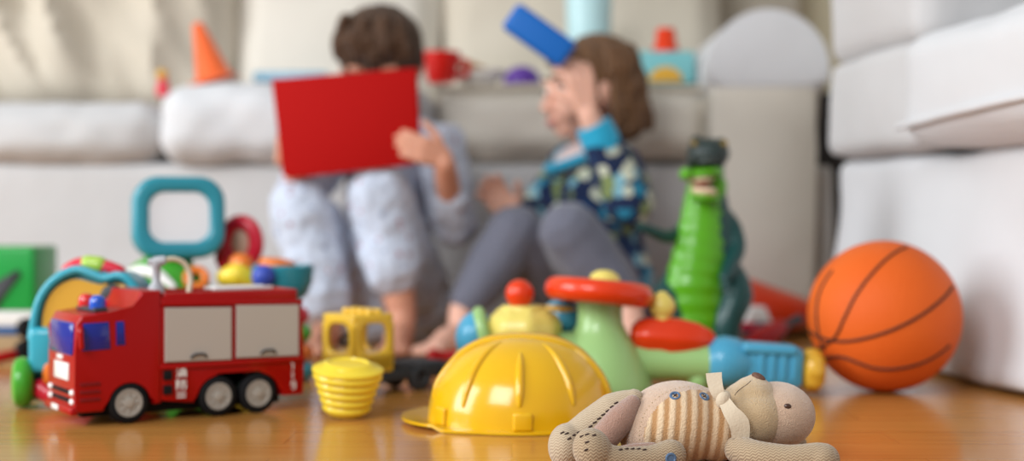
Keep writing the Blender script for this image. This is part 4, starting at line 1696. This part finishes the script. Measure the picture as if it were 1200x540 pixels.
def hand(bm, wr, fdir, thumb, palm_n, L=0.105, curl=(25, 35, 25), spread=6, tcurl=20):
    """palm, four unequal bent fingers and a thumb leaving the side of the palm"""
    y = V(fdir).normalized()
    x = V(thumb)
    x = (x - y * x.dot(y)).normalized()
    n = V(palm_n)
    n = (n - y * n.dot(y) - x * n.dot(x)).normalized()
    wr = V(wr)
    k = L / 0.105
    pl = 0.050 * k
    knuckles = []
    for i in range(4):
        off = (1.5 - i) / 1.5
        kp = wr + y * (pl - 0.004 * k * abs(off - 0.3)) + x * off * 0.0185 * k
        knuckles.append(kp)
        tube(bm, [wr + x * off * 0.010 * k, kp], [0.0095 * k, 0.0085 * k], seg=12, n=2)
    tube(bm, [wr + x * 0.012 * k + y * 0.008 * k + n * 0.003 * k, wr + x * 0.016 * k + y * 0.03 * k + n * 0.002 * k], [0.0105 * k, 0.009 * k], seg=12, n=2)
    for i, ln in enumerate((0.046, 0.051, 0.047, 0.037)):
        off = (1.5 - i) / 1.5
        p = knuckles[i]
        pts, rad = [p], [0.0074 * k]
        a = 0
        sd = (y + x * math.tan(math.radians(spread)) * off).normalized()
        for j, fr in enumerate((0.44, 0.31, 0.25)):
            a += math.radians(curl[j])
            d = sd * math.cos(a) + n * math.sin(a)
            p = p + d * ln * fr * k
            pts.append(p)
            rad.append((0.0068, 0.0063, 0.0056)[j] * k)
        tube(bm, pts, rad, seg=12, n=3)
    tb_ = wr + x * 0.017 * k + y * 0.014 * k + n * 0.003 * k
    a = math.radians(tcurl)
    d1 = (x * 0.75 + y * 0.66 + n * 0.2).normalized()
    d2 = (x * math.cos(a) * 0.45 + y * 0.85 + n * (0.25 + math.sin(a))).normalized()
    p1 = tb_ + d1 * 0.024 * k
    tube(bm, [tb_, p1, p1 + d2 * 0.022 * k, p1 + d2 * 0.022 * k + (d2 + n * 0.2).normalized() * 0.012 * k], [0.0095 * k, 0.0082 * k, 0.0072 * k, 0.006 * k], seg=12, n=3)


def foot(bm, ankle, heel, toe, k=1.0, side=1):
    """heel, instep, ball and five toes"""
    ankle, heel, toe = V(ankle), V(heel), V(toe)
    f = (toe - heel)
    f.z = 0
    L_ = f.length
    f.normalize()
    s = V((-f.y, f.x, 0)) * side            # towards the big toe
    ell(bm, heel + V((0, 0, 0.021 * k)), (0.021 * k, 0.021 * k, 0.02 * k))
    tube(bm, [ankle, heel + f * 0.03 * k + V((0, 0, 0.032 * k)), heel + f * L_ * 0.5 + V((0, 0, 0.025 * k)), heel + f * L_ * 0.75 + V((0, 0, 0.015 * k))], [0.026 * k, 0.025 * k, 0.023 * k, 0.0145 * k], seg=16, n=4)
    tube(bm, [heel + V((0, 0, 0.017 * k)), heel + f * L_ * 0.45 + V((0, 0, 0.016 * k)) - s * 0.006, heel + f * L_ * 0.74 + V((0, 0, 0.013 * k))], [0.017 * k, 0.019 * k, 0.0135 * k], seg=16, n=4)
    ell(bm, heel + f * L_ * 0.72 + V((0, 0, 0.014 * k)), (0.024 * k, 0.024 * k, 0.0135 * k))
    for i, (o, ln, r) in enumerate(((0.019, 0.032, 0.0095), (0.007, 0.031, 0.0068), (-0.003, 0.028, 0.0063), (-0.0125, 0.024, 0.006), (-0.0205, 0.019, 0.0055))):
        b = heel + f * L_ * 0.76 + s * o * k + V((0, 0, 0.0105 * k))
        tube(bm, [b, b + f * ln * 0.6 * k + V((0, 0, 0.001)), b + f * ln * k - V((0, 0, 0.002))], [r * k * 1.05, r * k, r * k * 0.9], seg=12, n=3)


def face(bm, c, fw, up, rx=0.066, ry=0.078, rz=0.092):
    """skull, jaw, cheeks, nose, lips, ears; fw = where the face looks"""
    fw, up = V(fw).normalized(), V(up)
    up = (up - fw * up.dot(fw)).normalized()
    s = fw.cross(up).normalized()
    Mh = Matrix((s, -fw, up)).transposed().to_4x4()
    Mh.translation = V(c)
    tmp = nb()
    ell(tmp, (0, 0.012, 0.018), (rx, ry, rz * 0.84), seg=32)
    ell(tmp, (0, -0.018, -0.028), (rx * 0.82, ry * 0.7, rz * 0.6))
    ell(tmp, (0, -0.048, -0.062), (0.022, 0.02, 0.018))
    for sx in (-1, 1):
        ell(tmp, (sx * 0.033, -0.046, -0.028), (0.026, 0.024, 0.026))
        ell(tmp, (sx * 0.067, 0.012, -0.006), (0.008, 0.014, 0.022), R(sx * 14, 'Z'))
        ell(tmp, (sx * 0.008, -0.078, -0.026), (0.0065, 0.007, 0.006), seg=12)
        ell(tmp, (sx * 0.028, -0.062, 0.022), (0.02, 0.010, 0.008))
    tube(tmp, [V((0, -0.064, 0.012)), V((0, -0.077, -0.012)), V((0, -0.084, -0.022))], [0.008, 0.008, 0.0085], seg=12, n=3)
    ell(tmp, (0, -0.067, -0.046), (0.018, 0.010, 0.006), seg=14)
    ell(tmp, (0, -0.067, -0.054), (0.015, 0.010, 0.006), seg=14)
    tmp.transform(Mh)
    merge(bm, tmp)
    return Mh


def face_parts(Mh, person):
    for sx in (-1, 1):
        bm = nb()
        ell(bm, Mh @ V((sx * 0.028, -0.0615, 0.004)), 0.0115, seg=18)
        e = obj('eye', bm, M_eyew, person)
        bm = nb()
        ell(bm, Mh @ V((sx * 0.028, -0.0685, 0.004)), 0.0062, seg=14)
        obj('iris', bm, M_iris, e)
        bm = nb()
        tube(bm, [Mh @ V((sx * 0.014, -0.0715, 0.027)), Mh @ V((sx * 0.028, -0.071, 0.031)), Mh @ V((sx * 0.043, -0.062, 0.026))], [0.0026, 0.0032, 0.0018], seg=8)
        obj('eyebrow', bm, bpy.data.materials['hair_brown'], person)
    bm = nb()
    tube(bm, [Mh @ V((-0.019, -0.0725, -0.0485)), Mh @ V((-0.008, -0.079, -0.047)), Mh @ V((0, -0.0795, -0.0485)), Mh @ V((0.008, -0.079, -0.047)), Mh @ V((0.019, -0.0725, -0.0485))], [0.0015, 0.0028, 0.003, 0.0028, 0.0015], seg=10)
    tube(bm, [Mh @ V((-0.017, -0.0715, -0.0515)), Mh @ V((0, -0.0775, -0.055)), Mh @ V((0.017, -0.0715, -0.0515))], [0.0015, 0.0034, 0.0015], seg=10)
    obj('lips', bm, M_lip, person)


M_hair = mat_hair('hair_brown', '#2e1d12', '#5a3d26')
M_hair2 = mat_hair('hair_light_brown', '#4a3220', '#7a5636')
M_pj = mat_specks('pyjama_cotton', '#c3cbdb', ['#c3cbdb', '#ab8894', '#c3cbdb', '#9aa6c0', '#b9c3d6'], 60, 0.28)
M_pj2 = mat_specks('pyjama_top_cotton', '#b9bfcd', ['#b9bfcd', '#a98a95', '#c9ced9', '#949fb8'], 60, 0.28)
M_legg = mat('leggings_grey', '#6b6c7a', 0.85, bump=0.5, bscale=60, sheen=0.3, var=0.2)
M_jack = mat_specks('jacket_floral', '#202c4c', ['#202c4c', '#2b7f9d', '#26324f', '#c9cdb8', '#1f3a60', '#7fb0bf', '#7c8a58', '#2a3558'], 42, 0.62)
M_cyan = mat('cuff_cyan', '#25a3c9', 0.8, bump=0.3, bscale=80, sheen=0.2)
M_shirt = mat('undershirt_pale', '#d8c3c0', 0.85, bump=0.3, bscale=80)

# ---- the child with the red book
dh = 2.60
boy = thing('person', 'child in pale blue pyjamas sitting on the floor holding a red book before the face', 'person', (X(455, 2.6), 2.56, 0))
HC = P(445, 78, dh)
pel = V((X(452, 2.62), 2.60, 0.085))
sk = nb()
fw = V((-0.10, -1, -0.50))
Mh = face(sk, HC, fw, (0, 0, 1))
chest = V((X(455, 2.62), 2.615, 0.30))
chain(sk, [HC + V((0, 0.012, -0.05)), P(450, 128, 2.62), P(453, 160, 2.62)], [0.036, 0.032, 0.04])
chain(sk, [P(453, 165, 2.615), chest, V((chest.x, 2.61, 0.2)), pel], [0.055, 0.068, 0.066, 0.072])
shR, shL = P(392, 172, 2.60), P(518, 172, 2.60)      # viewer's left and right shoulder
chain(sk, [shR, P(453, 163, 2.62), shL], [0.034, 0.045, 0.034])
elL, wrL = P(531, 262, 2.50), P(521, 192, 2.370)
elR, wrR = P(352, 232, 2.50), P(345, 196, 2.402)
chain(sk, [shL, elL], [0.033, 0.026])
chain(sk, [elL, wrL], [0.026, 0.018])
chain(sk, [shR, elR], [0.033, 0.026])
chain(sk, [elR, wrR], [0.026, 0.018])
BD = 2.362
hand(sk, P(522, 186, 2.366), (-0.93, -0.25, 0.36), (0.35, 0.1, 0.94), (0, 1, 0), 0.094, (17, 6, 5), 3, -10)
hand(sk, P(334, 190, 2.406), (0.25, -0.02, 1), (0.9, 0.3, 0.1), (0.9, -0.3, 0), 0.098, (2, 4, 4), 3, 0)
hipL, knL, anL = V((pel.x + 0.055, 2.585, 0.075)), P(443, 228, 2.41), P(471, 368, 2.405)
hipR, knR, anR = V((pel.x - 0.055, 2.585, 0.075)), P(352, 246, 2.42), P(386, 374, 2.40)
for h_, k_, a_ in ((hipL, knL, anL), (hipR, knR, anR)):
    chain(sk, [h_, k_], [0.058, 0.042])
    chain(sk, [k_, (k_ * 2 + a_) / 3 + V((0, 0.012, 0)), a_], [0.04, 0.038, 0.0245])
foot(sk, anL, V((anL.x - 0.002, 2.415, 0.001)), V((anL.x - 0.006, 2.278, 0.001)), 0.95, -1)
foot(sk, anR, V((anR.x, 2.41, 0.001)), V((anR.x - 0.02, 2.275, 0.001)), 0.95, 1)
sk = remesh(sk, 0.0026, 5)
for v in sk.verts:
    v.co.z = max(v.co.z, 0.0012)
obj('body', sk, M_skin, boy)
face_parts(Mh, boy)
# hair
hb = nb()
ell(hb, Mh @ V((0, 0.018, 0.032)), (0.079, 0.088, 0.076), Mh.to_3x3().to_4x4())
ell(hb, Mh @ V((0.0, 0.04, 0.0)), (0.076, 0.064, 0.07), Mh.to_3x3().to_4x4())
ell(hb, Mh @ V((0.02, -0.05, 0.068)), (0.045, 0.026, 0.024), Mh.to_3x3().to_4x4())
ell(hb, Mh @ V((-0.028, -0.046, 0.062)), (0.036, 0.026, 0.026), Mh.to_3x3().to_4x4())
ell(hb, Mh @ V((0.058, 0.015, 0.028)), (0.022, 0.036, 0.036), Mh.to_3x3().to_4x4())
ell(hb, Mh @ V((-0.058, 0.015, 0.02)), (0.022, 0.036, 0.046), Mh.to_3x3().to_4x4())
for k in range(9):                      # ragged fringe and ends
    x_ = -0.06 + 0.015 * k
    zf = 0.045 - 0.012 * math.sin(k * 2.1)
    yf = -0.072 + 0.5 * abs(x_) ** 1.3
    tube(hb, [Mh @ V((x_ * 0.8, yf + 0.03, zf + 0.045)), Mh @ V((x_, yf + 0.002, zf + 0.01)), Mh @ V((x_ * 1.05, yf, zf - 0.018))], [0.012, 0.0115, 0.004], seg=8, n=3)
hb = remesh(hb, 0.003, 5)
for v in hb.verts:
    q = Mh.inverted() @ v.co
    an_ = math.atan2(q.x, q.y)
    v.co += v.normal * (0.0045 * noise.noise(V((an_ * 9, q.z * 12, 2.0))) + 0.002 * noise.noise(V((an_ * 24, q.z * 20, 7.0))))
obj('hair', hb, M_hair, boy)
# pyjama top
tp = nb()
chain(tp, [P(452, 152, 2.618), P(453, 175, 2.612), chest, V((chest.x, 2.605, 0.2)), V((pel.x, 2.595, 0.1)), V((pel.x, 2.595, 0.07))], [0.045, 0.068, 0.08, 0.08, 0.088, 0.086])
chain(tp, [shR, P(453, 165, 2.615), shL], [0.042, 0.052, 0.042])
chain(tp, [shL, elL], [0.046, 0.042])
chain(tp, [elL, elL.lerp(wrL, 0.42)], [0.042, 0.034])
chain(tp, [shR, elR], [0.046, 0.042])
chain(tp, [elR, elR.lerp(wrR, 0.5)], [0.042, 0.034])
tp = remesh(tp, 0.0035, 4)
for v in tp.verts:
    n_ = noise.noise(v.co * 22)
    v.co += v.normal * (0.006 * n_ + 0.004 * noise.noise(v.co * 45))
    v.co.z = max(v.co.z, 0.003)
obj('pyjama_top', tp, M_pj2, boy)
tr = nb()
for h_, k_, a_, f in ((hipL, knL, anL, 0.60), (hipR, knR, anR, 0.80)):
    m = k_.lerp(a_, f)
    chain(tr, [h_, h_.lerp(k_, 0.5), k_], [0.072, 0.066, 0.054])
    chain(tr, [k_, k_.lerp(a_, 0.3) + V((0, 0.008, 0)), m], [0.054, 0.054, 0.051])
ell(tr, pel, (0.10, 0.088, 0.08))
tr = remesh(tr, 0.0035, 3)
# cut the hems open
for v in tr.verts:
    n_ = noise.noise(v.co * 20 + V((5, 0, 0)))
    v.co += v.normal * (0.006 * n_ + 0.004 * noise.noise(v.co * 45))
    v.co.z = max(v.co.z, 0.002)
obj('pyjama_trousers', tr, M_pj, boy)

# the red book
book = thing('picture_book', 'plain red hardback book held up in front of the child in pyjamas', 'book', P(405, 208, BD))
bo = [(318, 93), (487, 79), (492, 187), (484, 193), (340, 209), (331, 205)]
a3 = [(X(x, BD), Zy(y, BD)) for x, y in bo]
bm = nb()
prism(bm, a3, T(0, BD, 0), 0.004, 0.0015, 2)
prism(bm, a3, T(0.002, BD + 0.016, 0.001), 0.004, 0.0015, 2)
M_bk = mat('book_red', '#ab0d0b', 0.7, spec=0.1)
obj('cover', bm, M_bk, book)
bm = nb()
cxx = sum(p[0] for p in a3) / 6
czz = sum(p[1] for p in a3) / 6
prism(bm, [(cxx + (x - cxx) * 0.965, czz + (z_ - czz) * 0.955) for x, z_ in a3], T(0, BD + 0.0038, 0), 0.0125, 0.0, 1)
obj('pages', bm, mat('pages_cream', '#e9e2d0', 0.8), book)

# ---- the child with the raised blue block
girl = thing('person', 'long haired child in navy floral jacket and grey leggings raising a blue block', 'person', (X(690, 2.6), 2.56, 0))
HG = P(688, 108, 2.585)
pg = V((X(702, 2.6), 2.60, 0.085))
sk = nb()
fwg = V((-1, -0.30, -0.10))
Mg = face(sk, HG, fwg, (0.05, 0, 1), 0.064, 0.076, 0.09)
chain(sk, [HG + V((0.015, 0.0, -0.05)), P(690, 168, 2.60), P(694, 188, 2.60)], [0.034, 0.03, 0.04])
cg = V((X(700, 2.6), 2.60, 0.27))
chain(sk, [P(695, 195, 2.60), cg, V((cg.x, 2.60, 0.18)), pg], [0.05, 0.062, 0.062, 0.07])
sN, eN, wN = P(722, 196, 2.535), P(737, 236, 2.455), P(690, 136, 2.425)
sF, eF, wF = P(668, 196, 2.655), P(632, 252, 2.60), P(602, 258, 2.52)
chain(sk, [sN, P(696, 192, 2.6), sF], [0.032, 0.04, 0.032])
chain(sk, [sN, eN], [0.032, 0.026])
chain(sk, [eN, wN], [0.026, 0.019])
chain(sk, [sF, eF], [0.032, 0.026])
chain(sk, [eF, wF], [0.025, 0.018])
GD = 2.425
hand(sk, P(686, 126, GD), (-0.22, -0.06, 1), (-0.95, -0.2, -0.2), (-0.3, 1, 0.15), 0.108, (14, 38, 40), 5, 25)
hand(sk, P(600, 256, 2.515), (-0.55, -0.25, 0.8), (0.8, -0.2, 0.6), (-0.1, -1, 0.1), 0.102, (12, 18, 12), 9, 5)
hN, kN, aN = V((pg.x + 0.02, 2.565, 0.08)), P(668, 272, 2.41), P(736, 352, 2.405)
hF, kF, aF = V((pg.x - 0.045, 2.60, 0.08)), P(604, 274, 2.46), P(542, 364, 2.405)
for h_, k_, a_ in ((hN, kN, aN), (hF, kF, aF)):
    chain(sk, [h_, k_], [0.056, 0.043])
    chain(sk, [k_, k_.lerp(a_, 0.4) + V((0, 0.012, 0)), a_], [0.041, 0.039, 0.0235])
foot(sk, aN, V((aN.x + 0.004, 2.405, 0.001)), V((aN.x + 0.02, 2.275, 0.001)), 0.92, -1)
foot(sk, aF, V((aF.x + 0.01, 2.41, 0.001)), V((aF.x - 0.06, 2.29, 0.001)), 0.92, -1)
sk = remesh(sk, 0.0026, 5)
for v in sk.verts:
    v.co.z = max(v.co.z, 0.0012)
obj('body', sk, M_skin2, girl)
face_parts(Mg, girl)
# hair: cap, loose locks down to the shoulders
hb = nb()
r3 = Mg.to_3x3().to_4x4()
ell(hb, Mg @ V((0, 0.024, 0.03)), (0.074, 0.08, 0.074), r3)
ell(hb, Mg @ V((0, 0.06, -0.004)), (0.074, 0.052, 0.075), r3)
ell(hb, Mg @ V((0.0, 0.068, -0.05)), (0.07, 0.038, 0.045), r3)
ell(hb, Mg @ V((0.0, -0.04, 0.066)), (0.05, 0.026, 0.018), r3)
for k in range(60):
    a = PI * (k % 20) / 19
    row = k // 20
    x_ = 0.079 * math.cos(a)
    y_ = 0.026 + (0.066 + 0.006 * row) * math.sin(a)
    z0 = 0.05 - 0.036 * row
    jit = 0.008 * math.sin(k * 7.3)
    tube(hb, [Mg @ V((x_ * 0.9, y_ * 0.95, z0 + 0.02)), Mg @ V((x_ + jit, y_ + jit * 0.6, z0 - 0.015)), Mg @ V((x_ * 0.98 - jit, y_ + jit, z0 - 0.055))], [0.010, 0.0125, 0.004], seg=8, n=3)
hb = remesh(hb, 0.003, 2)
for v in hb.verts:
    q = Mg.inverted() @ v.co
    an_ = math.atan2(q.x, q.y)
    v.co += v.normal * (0.006 * noise.noise(V((an_ * 8, q.z * 26, 2.0))) + 0.004 * noise.noise(V((an_ * 22, q.z * 50, 7.0))))
obj('hair', hb, M_hair2, girl)
# jacket
jk = nb()
chain(jk, [P(694, 190, 2.6), P(697, 205, 2.6), cg, V((cg.x + 0.004, 2.60, 0.18)), V((pg.x + 0.01, 2.60, 0.1)), V((pg.x + 0.012, 2.60, 0.06))], [0.052, 0.068, 0.078, 0.082, 0.092, 0.094])
chain(jk, [sN, P(696, 196, 2.6), sF], [0.042, 0.05, 0.042])
chain(jk, [sN, eN], [0.047, 0.044])
chain(jk, [eN, eN.lerp(wN, 0.70)], [0.044, 0.034])
chain(jk, [sF, eF], [0.047, 0.04])
chain(jk, [eF, eF.lerp(wF, 0.66)], [0.04, 0.031])
jk = remesh(jk, 0.0035, 4)
for v in jk.verts:
    v.co += v.normal * 0.004 * noise.noise(v.co * 20)
    v.co.z = max(v.co.z, 0.003)
obj('jacket', jk, M_jack, girl)
bm = nb()
tube(bm, [eN.lerp(wN, 0.60), eN.lerp(wN, 0.74), eN.lerp(wN, 0.90)], [0.033, 0.034, 0.031], seg=22, cap='flat')
obj('cuff', bm, M_cyan, girl)['label'] = 'bright cyan turned back cuff'
bm = nb()
tube(bm, [eF.lerp(wF, 0.6), eF.lerp(wF, 0.82)], [0.032, 0.031], seg=20)
obj('cuff', bm, M_jack, girl)
bm = nb()
pts = [P(686, 184, 2.596) + V((0.056 * math.cos(2 * PI * k / 14) - 0.012, 0.056 * math.sin(2 * PI * k / 14), 0.022 * math.cos(2 * PI * k / 14) - 0.006 * math.sin(2 * PI * k / 14 + PI))) for k in range(14)]
tube(bm, pts, 0.0095, seg=10, n=2, closed=True)
obj('collar', bm, M_cyan, girl)['label'] = 'bright cyan collar'
bm = nb()
ell(bm, P(680, 186, 2.592), (0.052, 0.052, 0.03), R(-22, 'Y'))
obj('undershirt', bm, M_shirt, girl)
lgm = nb()
for h_, k_, a_, f in ((hN, kN, aN, 0.86), (hF, kF, aF, 0.86)):
    m = k_.lerp(a_, f)
    chain(lgm, [h_, h_.lerp(k_, 0.5), k_], [0.066, 0.062, 0.052])
    chain(lgm, [k_, k_.lerp(a_, 0.35) + V((0, 0.008, 0)), m], [0.052, 0.050, 0.035])
ell(lgm, pg, (0.092, 0.08, 0.078))
lgm = remesh(lgm, 0.0035, 4)
for v in lgm.verts:
    v.co += v.normal * 0.003 * noise.noise(v.co * 18)
    v.co.z = max(v.co.z, 0.002)
obj('leggings', lgm, M_legg, girl)
# the blue block held up
bl_ = nb()
c0 = P(632, 42, GD - 0.022)
an = math.degrees(math.atan2(44, 62))
rbox(bl_, (0, 0, 0), (0.122, 0.03, 0.052), 0.010, None, 4)
bl_.transform(Matrix.Translation(c0) @ R(an, 'Y'))
tag(obj('toy_block', bl_, plastic('block_blue', '#0a62b6', 0.55, coat=0.05)), 'long bright blue block held up by the long haired child', 'block')
